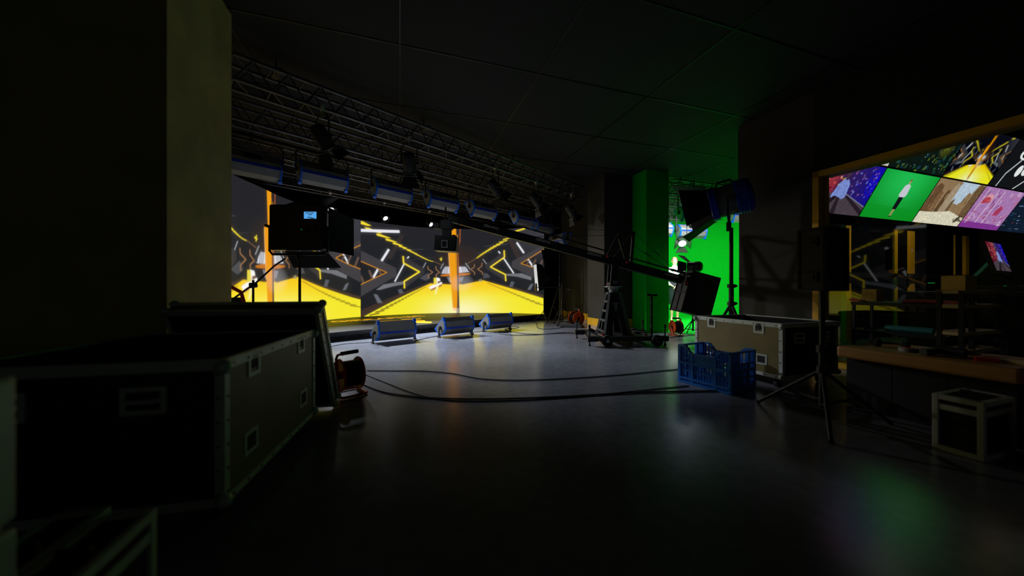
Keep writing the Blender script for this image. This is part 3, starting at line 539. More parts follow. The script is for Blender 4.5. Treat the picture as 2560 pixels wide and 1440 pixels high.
# painted foot bands on the column and the side wall
for nm, a0, a1, b0, b1, z0, z1, m, lb in [
    ('trim_1', 6.915, 12.2, 4.61, 4.62, .10, .26, 'yellow_paint', 'yellow painted band along the foot of the side wall'),
    ('trim_2', 6.915, 12.2, 4.61, 4.62, .0, .10, 'pale_paint', 'pale strip below the yellow band of the side wall'),
    ('trim_3', 6.235, 6.91, 4.09, 4.1, .10, .26, 'yellow_paint', 'yellow band at the foot of the dark column, screen side'),
    ('trim_4', 6.235, 6.91, 4.09, 4.1, .0, .10, 'pale_paint', 'pale strip below the yellow band of the dark column'),
    ('trim_5', 6.23, 6.24, 4.1, 4.8, .10, .26, 'yellow_paint', 'yellow band at the foot of the dark column behind the crane'),
    ('trim_6', 6.23, 6.24, 4.1, 4.8, .0, .10, 'pale_paint', 'pale strip at the column foot behind the crane')]:
    wallbox(nm, a0, a1, b0, b1, z0, z1, m, lb, 'wall trim')
# black drape next to the screen
db = B(); aa = np.linspace(9.3, 12.1, 60)
fr_ = [W(a, 4.555 + .025 * math.sin(a * 17)) for a in aa]; bk_ = [W(a, 4.57 + .025 * math.sin(a * 17)) for a in aa]
v0 = [db.bm.verts.new((p.x, p.y, .0)) for p in fr_]; v1 = [db.bm.verts.new((p.x, p.y, CEIL)) for p in fr_]; v2 = [db.bm.verts.new((p.x, p.y, CEIL)) for p in bk_]; v3 = [db.bm.verts.new((p.x, p.y, 0)) for p in bk_]
for i in range(59):
    for a_, b_ in ((v0, v1), (v1, v2), (v2, v3), (v3, v0)): db.bm.faces.new((a_[i], a_[i + 1], b_[i + 1], b_[i]))
tag(db.build('stage_curtain', 'curtain', smooth=True), 'black pleated curtain between the LED screen and the side wall', 'curtain')
# the green studio: floor, back and right cyclorama with a cove
cy = B(); n = 9; rows = []
path = [(4.1, 10.6), (8.6, 10.6)] + [(8.6 + 1. * math.sin(t), 9.6 + 1. * math.cos(t)) for t in np.linspace(0, PI / 2, 9)[1:]] + [(9.6, 5.0)]
for k, (a, b) in enumerate(path):
    if k <= 1: nrm = R2 * -1
    elif k >= len(path) - 1: nrm = R1 * -1
    else:
        q = Vector((a - 8.6, b - 9.6, 0)).normalized(); nrm = -(R1 * q.x + R2 * q.y)
    col = []
    for i in range(n):
        t = PI / 2 * i / (n - 1)
        p = W(a, b) + nrm * (.6 * (1 - math.sin(t))); col.append(cy.bm.verts.new((p.x, p.y, .012 + .6 * (1 - math.cos(t)))))
    p = W(a, b); col.append(cy.bm.verts.new((p.x, p.y, CEIL)))
    rows.append(col)
for r0, r1 in zip(rows, rows[1:]):
    for i in range(n):
        cy.bm.faces.new((r0[i], r1[i], r1[i + 1], r0[i + 1]))
cyo = struct(cy, 'wall_cyclorama', 'green_paint', 'bright green curved studio backdrop')
cyo.data.polygons.foreach_set('use_smooth', [True] * len(cyo.data.polygons))
fl = B(); p = [W(5.62, 5.4), W(4.1, 5.9), W(4.1, 10.3), W(9.3, 10.3), W(9.3, 4.95), W(5.9, 4.95)]
fl.prism([(q.x, q.y) for q in p], .012)
fl.build('floor_green', 'green_paint', None); tag(bpy.data.objects['floor_green'], 'green painted floor of the chroma studio', 'floor', kind='structure')
wallbox('wall_green_side', 6.405, 9.7, 4.82, 4.94, 0, CEIL, 'green_paint', 'green wall closing the chroma studio on the stage side')
# right wall with the control room window
wallbox('wall_right', 2.86, 3.84, 4.88, 5.04, 0, CEIL, 'wall', 'dark wall panel between green studio and control room window')
wallbox('wall_right_header', -4, 2.86, 4.88, 5.04, 2.36, CEIL, 'dark_wall', 'black wall above the control room window')
w1 = wallbox('window_1', 2.795, 2.86, 4.86, 5.06, 0, 2.36, 'yellow_paint', 'yellow framed control room window on the right', 'window')
wallbox('top_rail', -4, 2.86, 4.86, 5.06, 2.29, 2.36, 'yellow_paint', '', '', w1)
wallbox('bottom_rail', -4, 2.86, 4.86, 5.06, 0, .06, 'yellow_paint', '', '', w1)
wallbox('glass_pane', -4, 2.795, 4.955, 4.965, .06, 2.29, 'glass', '', '', w1)
wallbox('wall_control_right', -4, 4.1, 13.2, 13.4, 0, CEIL, 'dark_wall', 'dark far wall of the control room')
w2 = wallbox('window_2', 3.86, 3.98, 5.04, 13.2, 2.1, CEIL, 'dark_wall', 'black header with yellow posts at the back of the control room', 'window')
for i, b in enumerate((5.54, 7.49, 9.42, 11.4)):
    wallbox('post', 3.85, 3.97, b - .065, b + .065, 0, 2.1, 'yellow_paint', '', '', w2)
wallbox('black_panel', 3.9, 3.94, 9.0, 9.36, 0, 2.1, 'curtain', '', '', w2)
wallbox('black_panel', 3.9, 3.94, 9.48, 11.0, 0, 2.1, 'curtain', '', '', w2)
wallbox('panel_edge', 3.88, 3.94, 8.978, 9.0, 0, 2.1, 'yellow_paint', '', '', w2)
wallbox('black_panel', 3.9, 3.94, 11.04, 13.2, 0, 2.1, 'curtain', '', '', w2)
wallbox('panel_edge', 3.88, 3.94, 11.0, 11.02, 0, 2.1, 'yellow_paint', '', '', w2)
wallbox('crossbar', 3.79, 3.845, 5.04, 13.2, 1.12, 1.2, 'black', '', '', w2)
wallbox('glass_pane', 3.915, 3.92, 5.04, 9.0, 0, 2.1, 'tinted_glass', '', '', w2)
wallbox('door_handle', 3.84, 3.86, 9.95, 10.15, 1.02, 1.04, 'led_green', '', '', w2)

# ------------------------------------------------------------------ LED wall and stage
KP = [(-3.6, 3.35), (-4.12, 4.3), (-4.46, 5.41), (-4.54, 6.19), (-4.61, 6.96), (-4.51, 7.98), (-4.28, 8.74), (-4.04, 9.13), (-3.07, 10.06), (-1.85, 10.5), (-.22, 10.5), (.95, 10.1)]


def curve(K, n=40):
    P = np.array(K, float); P = np.vstack([2 * P[0] - P[1], P, 2 * P[-1] - P[-2]]); out = []
    for i in range(1, len(P) - 2):
        for t in np.arange(n) / n:
            a, b, c, d = P[i - 1], P[i], P[i + 1], P[i + 2]
            out.append(.5 * ((2 * b) + (c - a) * t + (2 * a - 5 * b + 4 * c - d) * t * t + (3 * b - a - 3 * c + d) * t ** 3))
    out.append(P[-2]); out = np.array(out)
    return out, np.r_[0, np.cumsum(np.hypot(*np.diff(out, axis=0).T))]


LC, LS = curve(KP)
SEAM, PL = 6.08575, 5.5334
ZB, ZT = .16, 2.75


def on_led(s, z, off=0.):
    x = np.interp(s, LS, LC[:, 0]); y = np.interp(s, LS, LC[:, 1])
    if np.any(off):
        dx = np.interp(s + .05, LS, LC[:, 0]) - np.interp(s - .05, LS, LC[:, 0]); dy = np.interp(s + .05, LS, LC[:, 1]) - np.interp(s - .05, LS, LC[:, 1])
        l = np.hypot(dx, dy); x = x - dy / l * off; y = y + dx / l * off
    return np.stack([x, y, np.broadcast_to(z, np.shape(x))], 1)


led = thing('led_wall', 'tall curved LED screen wall showing a yellow runway picture twice', 'LED screen', (0, 0, 0))
pic = draw_led(620, 292)
SM = screen_mat('led_pixels', 1.1)
screen_obj('screen', pic, lambda u, v: on_led(SEAM + u * PL, ZB + v * (ZT - ZB)), SM, led)['label'] = 'right screen half with the full runway picture'
screen_obj('screen', pic, lambda u, v: on_led(SEAM - .004 + (u - 1) * PL, ZB + v * (ZT - ZB)), SM, led)['label'] = 'left screen half bending towards the viewer'
cb = B(); ss = np.linspace(.55, SEAM + PL, 70)
p0 = on_led(ss, 0., .03); p1 = on_led(ss, 0., .13); q = []
for a, b in zip(p0, p1):
    q.append([cb.bm.verts.new((a[0], a[1], .0)), cb.bm.verts.new((a[0], a[1], ZT + .01)), cb.bm.verts.new((b[0], b[1], ZT + .01)), cb.bm.verts.new((b[0], b[1], .0))])
for r0, r1 in zip(q, q[1:]):
    for i in range(4): cb.bm.faces.new((r0[i], r1[i], r1[(i + 1) % 4], r0[(i + 1) % 4]))
cb.bm.faces.new(q[0]); cb.bm.faces.new(q[-1][::-1])
cb.build('cabinet', 'matte_black', led)
fb_ = B(); fb_.tube([Vector(x) + Vector((0, 0, ZT + .012)) for x in on_led(ss, 0., .05)], .018, 6); fb_.build('top_edge', 'black', led)

stage = thing('stage_platform', 'low black stage in front of the curved LED screen', 'stage', (0, 0, 0))
FE = [(.98, 10.06), (-.1, 9.05), (-1.59, 7.36), (-2.87, 6.12), (-3.16, 5.8), (-3.62, 5.1), (-3.78, 4.3)]
back = [tuple(x[:2]) for x in on_led(np.linspace(1.2, SEAM + PL, 60), 0., -.012)]
poly = back + FE
def inset(P, d):
    return [(x + .0, y + d) for x, y in P]
b = B(); b.prism(poly, .05, Matrix.Translation((0, 0, .11))); b.build('deck', 'deck', stage)
FI = [(x - .02, y + .03) for x, y in FE]
b = B(); b.prism(back + FI, .108); b.build('skirt', 'matte_black', stage)
b = B()
fl_ = [Vector((x, y, 0)) for x, y in FE]
for a, c_ in zip(fl_, fl_[1:]):
    d = c_ - a; k = max(1, int(d.length / .17)); off = Vector((d.y, -d.x, 0)).normalized() * -.0
    for zz in (.012, .1): b.beam(a + Vector((0, 0, zz)), c_ + Vector((0, 0, zz)), .016, .016)
    for i in range(k):
        p = a + d * (i / k); q_ = a + d * ((i + 1) / k)
        b.beam(p + Vector((0, 0, .012 if i % 2 else .1)), q_ + Vector((0, 0, .1 if i % 2 else .012)), .01, .01)
b.build('edge_truss', 'dark_metal', stage)
b = B(); b.tube([Vector((x, y, .158)) for x, y in FE], .006, 6); b.build('edge_strip', 'dark_metal', stage)
o = Vector((-4.0, 7.62, .1605)); d = Vector((.6975, .7165, 0)).normalized(); up = Vector((-d.y, d.x, 0))
mx = Matrix.Translation(o) @ Matrix((d, up, Vector((0, 0, 1)))).transposed().to_4x4()
text_mesh('GIRRAPHIC', .46, 'floor_lettering', 'decal_yellow_glow', stage, mx, 1.02, .001, .01)['label'] = 'large yellow lettering on the stage floor'
text_mesh('IN CONTINUOUS ASCENSION', .1, 'floor_subtitle', 'decal_white_glow', stage, mx @ Matrix.Translation((.62, -.16, 0)), 1.12, .001)['label'] = 'small white line below the yellow lettering'
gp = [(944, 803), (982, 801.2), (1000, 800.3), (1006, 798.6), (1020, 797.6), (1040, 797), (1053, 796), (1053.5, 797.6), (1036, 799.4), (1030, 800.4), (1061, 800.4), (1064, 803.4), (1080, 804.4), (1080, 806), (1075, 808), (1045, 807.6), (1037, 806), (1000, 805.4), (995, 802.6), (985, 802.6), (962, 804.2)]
b = B(); b.prism([tuple(G(x, y, .16).xy) for x, y in gp], .0015, Matrix.Translation((0, 0, .1602))); b.build('floor_emblem', 'decal_yellow_glow', stage, 'yellow giraffe head shape on the stage floor')

# ------------------------------------------------------------------ trusses and pipes
TD = Vector((.70, .714, 0)); TN = Vector((-.714, .70, 0)); T0 = Vector((-2.72, 3.3, 0))
TZ = 2.97


def truss(name, label, n, t0, t1, s=.24, org=T0, D=TD, N=TN, z=TZ, group='ceiling trusses over the stage'):
    L = t1 - t0; st = org + N * n + D * t0
    r = thing(name, label, 'truss', (st.x, st.y, z), math.atan2(D.y, D.x), group)
    for y in (0, s):
        for zz in (0, s):
            B().cyl((0, y, zz), (L, y, zz), .019, seg=10).build('chord', 'truss', r, smooth=True)
    b = B(); k = int(L / .3); h = L / k
    for i in range(k):
        x0, x1, xm = i * h, (i + 1) * h, (i + .5) * h
        for y in (0, s):
            b.cyl((x0, y, 0), (xm, y, s), .008, seg=6); b.cyl((xm, y, s), (x1, y, 0), .008, seg=6)
        for zz in (0, s):
            b.cyl((x0, 0, zz), (xm, s, zz), .008, seg=6)
            b.cyl((x0, 0, zz), (x0, s, zz), .008, seg=6)
    b.build('lattice', 'lattice', r)
    for f in (.06, .35, .65, .94):
        q = B(); q.cyl((L * f, s / 2, s), (L * f, s / 2, CEIL - z), .01, seg=8); q.box((L * f, s / 2, s + .01), (.06, s + .06, .02)); q.build('hanger', 'black', r)
    return r


truss('hanging_truss', 'box truss nearest the viewer carrying the barn door spotlights', 0, .02, 6.2)
truss('hanging_truss', 'second box truss under the ceiling, just behind the nearest one', 1.0, -.9, 7.0)
truss('hanging_truss', 'third box truss, behind the row of blue striped panel lights', 2.1, -.9, 7.7)
truss('hanging_truss', 'farthest box truss, right above the LED screen with small spotlights', 3.68, .6, 7.3, z=2.98)
st = T0 + TN * 1.5 + TD * -.8
pp = thing('hanging_pipe', 'long dark pipe the blue striped panel lights hang from', 'pipe', (st.x, st.y, 2.98), math.atan2(TD.y, TD.x))
B().cyl((0, 0, 0), (7.75, 0, 0), .024).build('pipe', 'dark_metal', pp, smooth=True)
for x in (.4, 3, 5.5, 7.6): B().cyl((x, 0, 0), (x, 0, CEIL - 2.98), .008, seg=8).build('hanger', 'black', pp)
# green studio trusses
GD = R2.copy(); GN = R1.copy()
for a_, b_, lb in ((5.86, 5.5, 'front box truss of the green studio, nearest to its opening'), (7.0, 5.0, 'middle box truss of the green studio'), (8.3, 5.0, 'rear box truss of the green studio, close to the green backdrop')):
    truss('hanging_truss', lb, 0, .1, 4.6, org=W(a_, b_), D=GD, N=GN, z=3.02, group='trusses of the green studio')


# ------------------------------------------------------------------ panel lights
def panel_light(name, label, cat, lit=None, group=None, carry=True):
    """local: length along x, window faces -z, back towards -y and up"""
    r = thing(name, label, cat, group=group)
    P = [(-.16, -.01), (-.175, .085), (-.125, .185), (-.06, .225), (.06, .225), (.125, .185), (.175, .085), (.16, -.01)]
    L = .62
    mx = Matrix(((0, 0, 1, -L / 2), (1, 0, 0, 0), (0, 1, 0, 0), (0, 0, 0, 1)))
    B().prism(P, L, mx).build('housing', 'silver', r)
    b = B()
    for (ya, za), (yb, zb) in [((-.128, .18), (-.098, .202)), ((.128, .18), (.098, .202))]:
        dy, dz = yb - ya, zb - za; l = math.hypot(dy, dz); ny, nz = (-dz / l, dy / l) if ya < 0 else (dz / l, -dy / l)
        ny, nz = (ny, nz) if nz > 0 else (-ny, -nz)
        b._new([(x, y + ny * o_, z + nz * o_) for x in (-L / 2, L / 2) for (y, z) in ((ya, za), (yb, zb)) for o_ in (-.01, .006)],
               [(0, 1, 3, 2), (4, 6, 7, 5), (0, 4, 5, 1), (2, 3, 7, 6), (1, 5, 7, 3), (0, 2, 6, 4)])
    b.build('stripe', 'blue', r)
    for sx in (-1, 1):
        cx = sx * (L / 2 + .012)
        m2 = Matrix(((0, 0, 1, cx - .012), (1.06, 0, 0, 0), (0, 1.04, 0, -.004), (0, 0, 0, 1)))
        e = B().prism(P, .024, m2).build('end_cap', 'blue_edge', r)
        m3 = Matrix(((0, 0, 1, cx + (.012 if sx > 0 else -.018)), (.86, 0, 0, 0), (0, .84, 0, .014), (0, 0, 0, 1)))
        B().prism(P, .006, m3).build('end_plate', 'silver', e)
        for sy in (-1, 1): B().box((cx, sy * .175, .02), (.05, .045, .06), bev=.008).build('bumper', 'blue_edge', e)
        q = B(); q.cyl((cx, 0, .1), (cx + sx * .05, 0, .1), .034, seg=16); q.build('pivot_knob', 'black', e)
    B().box((0, 0, -.012), (L - .02, .3, .012)).build('diffuser', lit or 'diffuser', r)
    if not carry: return r
    b = B(); b.box((0, -.02, .232), (.2, .1, .02), bev=.004); b.tube([(-.09, 0, .225), (-.09, 0, .27), (.09, 0, .27), (.09, 0, .225)], .009); b.build('handle', 'black', r)
    return r


def yoke_up(r, hang_rot, h, L=.62):
    """black U bracket hanging the light from a pipe; r is tilted, so the bracket is built in un-tilted space"""
    inv = hang_rot.inverted()
    piv = Vector((0, 0, .1))
    w2 = L / 2 + .055
    up = inv @ Vector((0, 0, 1))
    b = B()
    pts = [piv + Vector((-w2, 0, 0)), piv + Vector((-w2, 0, 0)) + up * h * .62, piv + Vector((-w2 + .06, 0, 0)) + up * h * .72, piv + Vector((w2 - .06, 0, 0)) + up * h * .72, piv + Vector((w2, 0, 0)) + up * h * .62, piv + Vector((w2, 0, 0))]
    b.tube(pts, .012)
    b.cyl(piv + up * h * .72, piv + up * h, .014); b.build('yoke', 'black', r)


ORD = ['leftmost blue striped panel light under the truss, partly behind the pillar', 'second blue striped hanging panel light from the left, above the lit display panel', 'third blue striped hanging panel light from the left', 'fourth blue striped hanging panel light from the left, above the crane camera', 'fifth blue striped hanging panel light from the left', 'sixth blue striped hanging panel light, above the crane arm', 'rightmost of the blue striped hanging panel lights']
rot = Matrix.Rotation(math.radians(56), 4, 'X').to_3x3()
az = math.atan2(TD.y, TD.x)
HP = [(628, 408), (808, 437), (980, 474), (1104, 500), (1205, 523), (1308, 546), (1357, 563)]
first = None
for i, (px, py) in enumerate(HP):
    r_ = (px - 1280) / F
    o = T0 + TN * 1.5
    t = (r_ * o.y - o.x) / (TD.x - r_ * TD.y)
    pos = o + TD * t; z = CAMH + (720 - py) / F * pos.y
    e = Matrix.Rotation(az, 3, 'Z') @ rot
    eu = e.to_euler()
    if first is None:
        first = panel_light('hanging_panel_light', ORD[0], 'panel light', group='blue striped hanging panel lights')
        yoke_up(first, rot, 2.98 - z + .06)
        first.location = Vector((pos.x, pos.y, z)) - e @ Vector((0, 0, .1)); first.rotation_euler = eu
    else:
        p_ = Vector((pos.x, pos.y, z)) - e @ Vector((0, 0, .1))
        dup(first, ORD[i], p_, rot=eu)
# three on the floor, facing the stage
rotf = Matrix.Rotation(math.radians(142), 3, 'X')
FL = [(985, 853, 'blue striped panel light on the floor, nearest of the three before the stage'), (1138, 839, 'blue striped panel light on the floor, middle one before the stage'), (1241, 825.5, 'blue striped panel light on the floor, farthest of the three before the stage')]
ff = None
for i, (px, py, lb) in enumerate(FL):
    g = G(px, py)
    aa = math.radians(42)
    e = Matrix.Rotation(aa, 3, 'Z') @ rotf
    base = e @ Vector((0, -.175, .02))
    low = min((e @ Vector((0, y * 1.06, z))).z for y, z in [(-.16, -.01), (-.175, .085), (-.125, .185), (-.06, .225), (.06, .225), (.125, .185), (.175, .085), (.16, -.01)])
    loc = Vector((g.x - .02, g.y + .02, .035 - low))
    if ff is None:
        ff = panel_light('floor_panel_light', lb, 'panel light', group='panel lights on the floor before the stage', carry=False)
        inv = rotf.inverted(); dn = inv @ Vector((0, 0, -1))
        for sx in (-1, 1):
            p0 = Vector((sx * .375, 0, .1)); b = B(); hh_ = (loc + e @ p0).z - .012; b.beam(p0, p0 + dn * hh_, .016, .05); b.box(p0 + dn * hh_, (.02, .1, .024), inv); b.build('foot_bracket', 'black', ff)
        ff.location = loc; ff.rotation_euler = e.to_euler()
    else:
        dup(ff, lb, loc, rot=e.to_euler())


# ------------------------------------------------------------------ spotlights with barn doors
def fresnel(name, label, r=.11, L=.3, body='black', lens='diffuser', doors='matte_black', group=None, flap=.24, ring=None, spread=28):
    """local: shines along -z, origin at the yoke pivot"""
    t = thing(name, label, 'spotlight', group=group)
    b = B(); b.lathe([(r * .5, L * .55), (r * .85, L * .5), (r, L * .4), (r, -L * .4), (r * 1.06, -L * .4), (r * 1.06, -L * .46), (r * .96, -L * .46)], seg=20); b.build('housing', body, t, smooth=True)
    b = B()
    for k in range(5): b.box((0, 0, L * (.36 - k * .08)), (r * 2.1, r * .5, .012)); b.box((0, 0, L * (.36 - k * .08)), (r * .5, r * 2.1, .012))
    b.build('cooling_fin', body, t)
    B().lathe([(r * .95, -L * .465), (r * .6, -L * .5), (0, -L * .52)], seg=20, cap=False).build('lens', lens, t, smooth=True)
    if ring: B().lathe([(r * 1.12, -L * .3), (r * 1.14, -L * .46), (r * 1.02, -L * .47), (r * 1.02, -L * .3)], seg=20, cap=False).build('front_ring', ring, t)
    s = math.radians(spread)
    for k in range(4):
        rz = Matrix.Rotation(k * PI / 2, 4, 'Z')
        m = rz @ Matrix.Translation((0, r * 1.05, -L * .47)) 
        w0, w1 = r * .8, r * (1.25 if k % 2 else 1.5)
        f = flap * (1 if k % 2 == 0 else .8)
        v = [(-w0, 0, 0), (w0, 0, 0), (w1, math.sin(s) * f, -math.cos(s) * f), (-w1, math.sin(s) * f, -math.cos(s) * f)]
        v += [(x, y + .006, z) for x, y, z in v]
        q = B(); q._new(v, [(0, 1, 2, 3), (7, 6, 5, 4), (0, 4, 5, 1), (1, 5, 6, 2), (2, 6, 7, 3), (3, 7, 4, 0)], m); q.build('barn_door', doors, t)
    return t


def fres_yoke(t, r, up, h, m='black', clamp=True):
    b = B(); w2 = r * 1.25
    x = Vector((1, 0, 0)); up = up.normalized(); x = (x - up * x.dot(up)).normalized()
    b.tube([-x * w2, -x * w2 + up * h * .6, -x * w2 * .6 + up * h * .75, x * w2 * .6 + up * h * .75, x * w2 + up * h * .6, x * w2], .009)
    b.cyl(-x * (w2 + .03), -x * r * .9, .02); b.cyl(x * (w2 + .03), x * r * .9, .02)
    b.build('yoke', m, t)
    b = B(); b.cyl(up * h * .75, up * h, .011); b.box(up * (h + .0), (.045, .05, .06)); b.build('clamp', 'alloy', t)


def aim(d, up=Vector((0, 0, 1))):
    """rotation taking -z to direction d"""
    return (-Vector(d)).to_track_quat('Z', 'Y').to_matrix()


HF = [(806, 345, 'black barn door spotlight on the near truss, nearest to the pillar'), (1023, 408, 'black barn door spotlight on the near truss, second from the left'), (1238, 470, 'black barn door spotlight on the near truss, above the fifth panel light'), (1340, 500, 'black barn door spotlight on the near truss, fourth from the left'), (1428, 528, 'black barn door spotlight at the far right end of the near truss')]
DIRS = [(.35, .8, -1.), (-.1, .9, -.95), (.7, .5, -.85), (.75, .3, -.9), (.7, .2, -1.)]
for i, (px, py, lb) in enumerate(HF):
    r_ = (px - 1280) / F; o = T0 + TN * .0
    t = (r_ * o.y - o.x) / (TD.x - r_ * TD.y); pos = o + TD * t
    z = CAMH + (720 - py) / F * pos.y
    e = aim(DIRS[i])
    f = fresnel('hanging_spotlight', lb, r=.085, L=.26, flap=.17, body='tower_grey', group='barn door spotlights on the near truss', lens='grey')
    fres_yoke(f, .085, e.inverted() @ Vector((0, 0, 1)), max(.2, TZ - z))
    # gel frame in front of the lens
    q = B(); q.frame(.21, .21, .015, .01, Matrix.Translation((0, 0, -.145))); q.build('gel_frame', 'silver', f)
    l = bpy.data.lights.new('spot_lamp', 'SPOT'); l.energy = FRES_W[i]; l.spot_size = math.radians(84); l.spot_blend = .55; l.shadow_soft_size = .06; l.color = (.84, .91, 1.)
    lo = bpy.data.objects.new('spot_lamp', l); COL.objects.link(lo); lo.parent = f; lo.location = (0, 0, -.15)
    f.location = (pos.x, pos.y, z); f.rotation_euler = e.to_euler()
for i, (px, py, lb) in enumerate([(825, 518, 'small lit spotlight under the far truss, beside the display panel'), (960, 541, 'small lit spotlight under the far truss, middle of the three'), (1073, 558, 'small lit spotlight under the far truss, nearest to the crane camera')]):
    o = T0 + TN * 3.68; r_ = (px - 1280) / F; t = (r_ * o.y - o.x) / (TD.x - r_ * TD.y); pos = o + TD * t
    z = CAMH + (720 - py) / F * pos.y
    tgt = Vector(((-2.2, 5.9, 0), (-.7, 6.6, 0), (1.3, 7.0, 0))[i]); d = (tgt - Vector((pos.x, pos.y, z))).normalized()
    e = aim(d)
    f = fresnel('hanging_spotlight', lb, r=.062, L=.17, lens='lamp_small', flap=.05, group='small lit spotlights under the far truss')
    fres_yoke(f, .062, e.inverted() @ Vector((0, 0, 1)), 2.98 - z)
    f.location = (pos.x, pos.y, z); f.rotation_euler = e.to_euler()
    l = bpy.data.lights.new('spot_lamp', 'SPOT'); l.energy = SPOT_W[i]; l.spot_size = math.radians((62, 68, 76)[i]); l.spot_blend = (1., 1., 1.)[i]; l.shadow_soft_size = .06; l.color = ((.82, .89, 1.), (.82, .89, 1.), (1., .94, .84))[i]
    lo = bpy.data.objects.new('spot_lamp', l); COL.objects.link(lo); lo.parent = f; lo.location = (0, 0, -.11)

# ------------------------------------------------------------------ camera crane
CR = thing('camera_crane', 'black camera crane on a wheeled dolly reaching over the studio floor', 'camera crane', (1.84, 5.92, 0))


def rel(px, py, Y=5.92):
    return A(px, py, Y) - Vector((1.84, 5.92, 0))


dz = Matrix.Rotation(math.radians(3), 3, 'Z')
dolly = B()
dolly.box((-.44, 0, .115), (.06, 1.06, .07), dz); dolly.box((.44, -.0, .115), (.06, 1.06, .07), dz)
dolly.box((0, -.42, .115), (.9, .07, .07), dz); dolly.box((0, .42, .115), (.9, .07, .07), dz); dolly.box((0, 0, .13), (.62, .84, .03), dz)
for x in (-.47, .47):
    for y in (-.42, .42): dolly.box(dz @ Vector((x * 1.22, y, .115)), (.17, .1, .08), dz)
dolly = dolly.build('dolly_frame', 'black', CR)
for x in (-.36, .45):
    for y in (-.5, .42):
        c_ = dz @ Vector((x, y, .092))
        wb = B(); wb.lathe([(.03, -.034), (.08, -.034), (.09, -.024), (.09, .024), (.08, .034), (.03, .034)], Matrix.Translation(c_) @ Matrix.Rotation(PI / 2, 4, 'X'), 22)
        wh = wb.build('wheel', 'rubber', CR, smooth=True)
        B().cyl(c_ - Vector((0, .04, 0)), c_ + Vector((0, .04, 0)), .026, seg=14).build('hub', 'steel', wh)
for x in (-.62, .62):
    for y in (-.42, .42):
        c_ = dz @ Vector((x, y, 0))
        b = B(); b.cyl(c_ + Vector((0, 0, .03)), c_ + Vector((0, 0, .3)), .011); b.lathe([(.02, 0), (.016, .03), (.008, .045)], Matrix.Translation(c_)); b.cyl(c_ + Vector((0, 0, .28)), c_ + Vector((0, 0, .34)), .019); b.build('levelling_jack', 'dark_metal', CR)
# tapered tower with open lattice sides
H0, H1 = .145, .85
def tw(z, sx, sy):
    k = (z - H0) / (H1 - H0); wx = .21 + (.082 - .21) * k; wy = .24 + (.09 - .24) * k
    return Vector((-.1 + sx * wx + .0 * k, -.05 + sy * wy, z))
b = B()
for sx in (-1, 1):
    for sy in (-1, 1): b.beam(tw(H0, sx, sy), tw(H1, sx, sy), .045, .045)
    for zz in (.2, .38, .54, .7, .84): b.beam(tw(zz, sx, -1), tw(zz, sx, 1), .035, .035)
    b.beam(tw(.2, sx, 0), tw(.38, sx, 0), .03, .03)
tower = b.build('tower', 'tower_grey', CR)
b = B()
for sy in (-1, 1):
    p = [tw(H0, -1, sy), tw(H0, -.38, sy), tw(.45, -.3, sy), tw(.45, .3, sy), tw(H0, .38, sy), tw(H0, 1, sy), tw(H1, 1, sy), tw(H1, -1, sy)]
    q = [v + Vector((0, .012 * -sy, 0)) for v in p]
    b._new(p + q, [tuple(range(8)), tuple(range(15, 7, -1))] + [(i, (i + 1) % 8, (i + 1) % 8 + 8, i + 8) for i in range(8)])
b.build('tower_panel', 'black', CR)
# animal head emblem on the tower
em = [(-.075, .07), (-.035, .055), (-.028, .085), (-.018, .085), (-.015, .06), (.015, .06), (.018, .085), (.028, .085), (.035, .055), (.075, .07), (.07, .045), (.036, .032), (.032, -.03), (.02, -.07), (.018, -.1), (-.018, -.1), (-.02, -.07), (-.032, -.03), (-.036, .032), (-.07, .045)]
m = Matrix.Translation((-.1, -.193, .63)) @ Matrix.Rotation(PI / 2 - .2, 4, 'X')
B().prism([(x * .85, y * .85) for x, y in em], .004, m).build('emblem', 'grey', CR, 'grey horned animal head emblem')
for sx in (-1, 1):
    p = tw(H0, sx * 1.15, -1) + Vector((0, -.02, .02)); B().sphere(p, .022, 10, 8, (1.3, 1, .8)).build('red_knob', 'led_red', CR)
cx, cyy = -.1, -.05
b = B(); b.lathe([(.07, .85), (.07, .90), (.088, .905), (.088, .945)], Matrix.Translation((cx, cyy, 0)), 24); b.build('column_neck', 'silver', CR, smooth=True)
B().lathe([(.02, .945), (.142, .945), (.142, .957), (.02, .957)], Matrix.Translation((cx, cyy, 0)), 32).build('turntable', 'white', CR, smooth=True)
for a in (200, 240, 300, 340): B().sphere((cx + .115 * math.cos(math.radians(a)), cyy + .115 * math.sin(math.radians(a)), .977), .016, 8, 6).build('red_knob', 'led_red', CR)
b = B(); b.box((cx, cyy, .99), (.17, .16, .07)); 
for s in (-1, 1): b.prism([(-.085, .957), (.085, .957), (.055, 1.32), (-.055, 1.32)], .03, Matrix.Translation((cx, cyy + s * .1 + .015, 0)) @ Matrix.Rotation(PI / 2, 4, 'X'))
b.build('pan_fork', 'black', CR)
lab = B(); lab.box((cx + .005, cyy - .118, 1.02), (.09, .003, .07))
lab.build('warning_label', 'black', CR)
for k, (tx, sz) in enumerate([('! CAUTION !', .016), ('LOCK BOTH BRAKES', .009), ('BEFORE REMOVING', .009), ('THE WEIGHTS', .009)]):
    text_mesh(tx, sz, 'label_text', 'letter', CR, Matrix.Translation((cx - .04, cyy - .1205, 1.04 - k * .014)) @ Matrix.Rotation(PI / 2, 4, 'X'), 1, .0005)
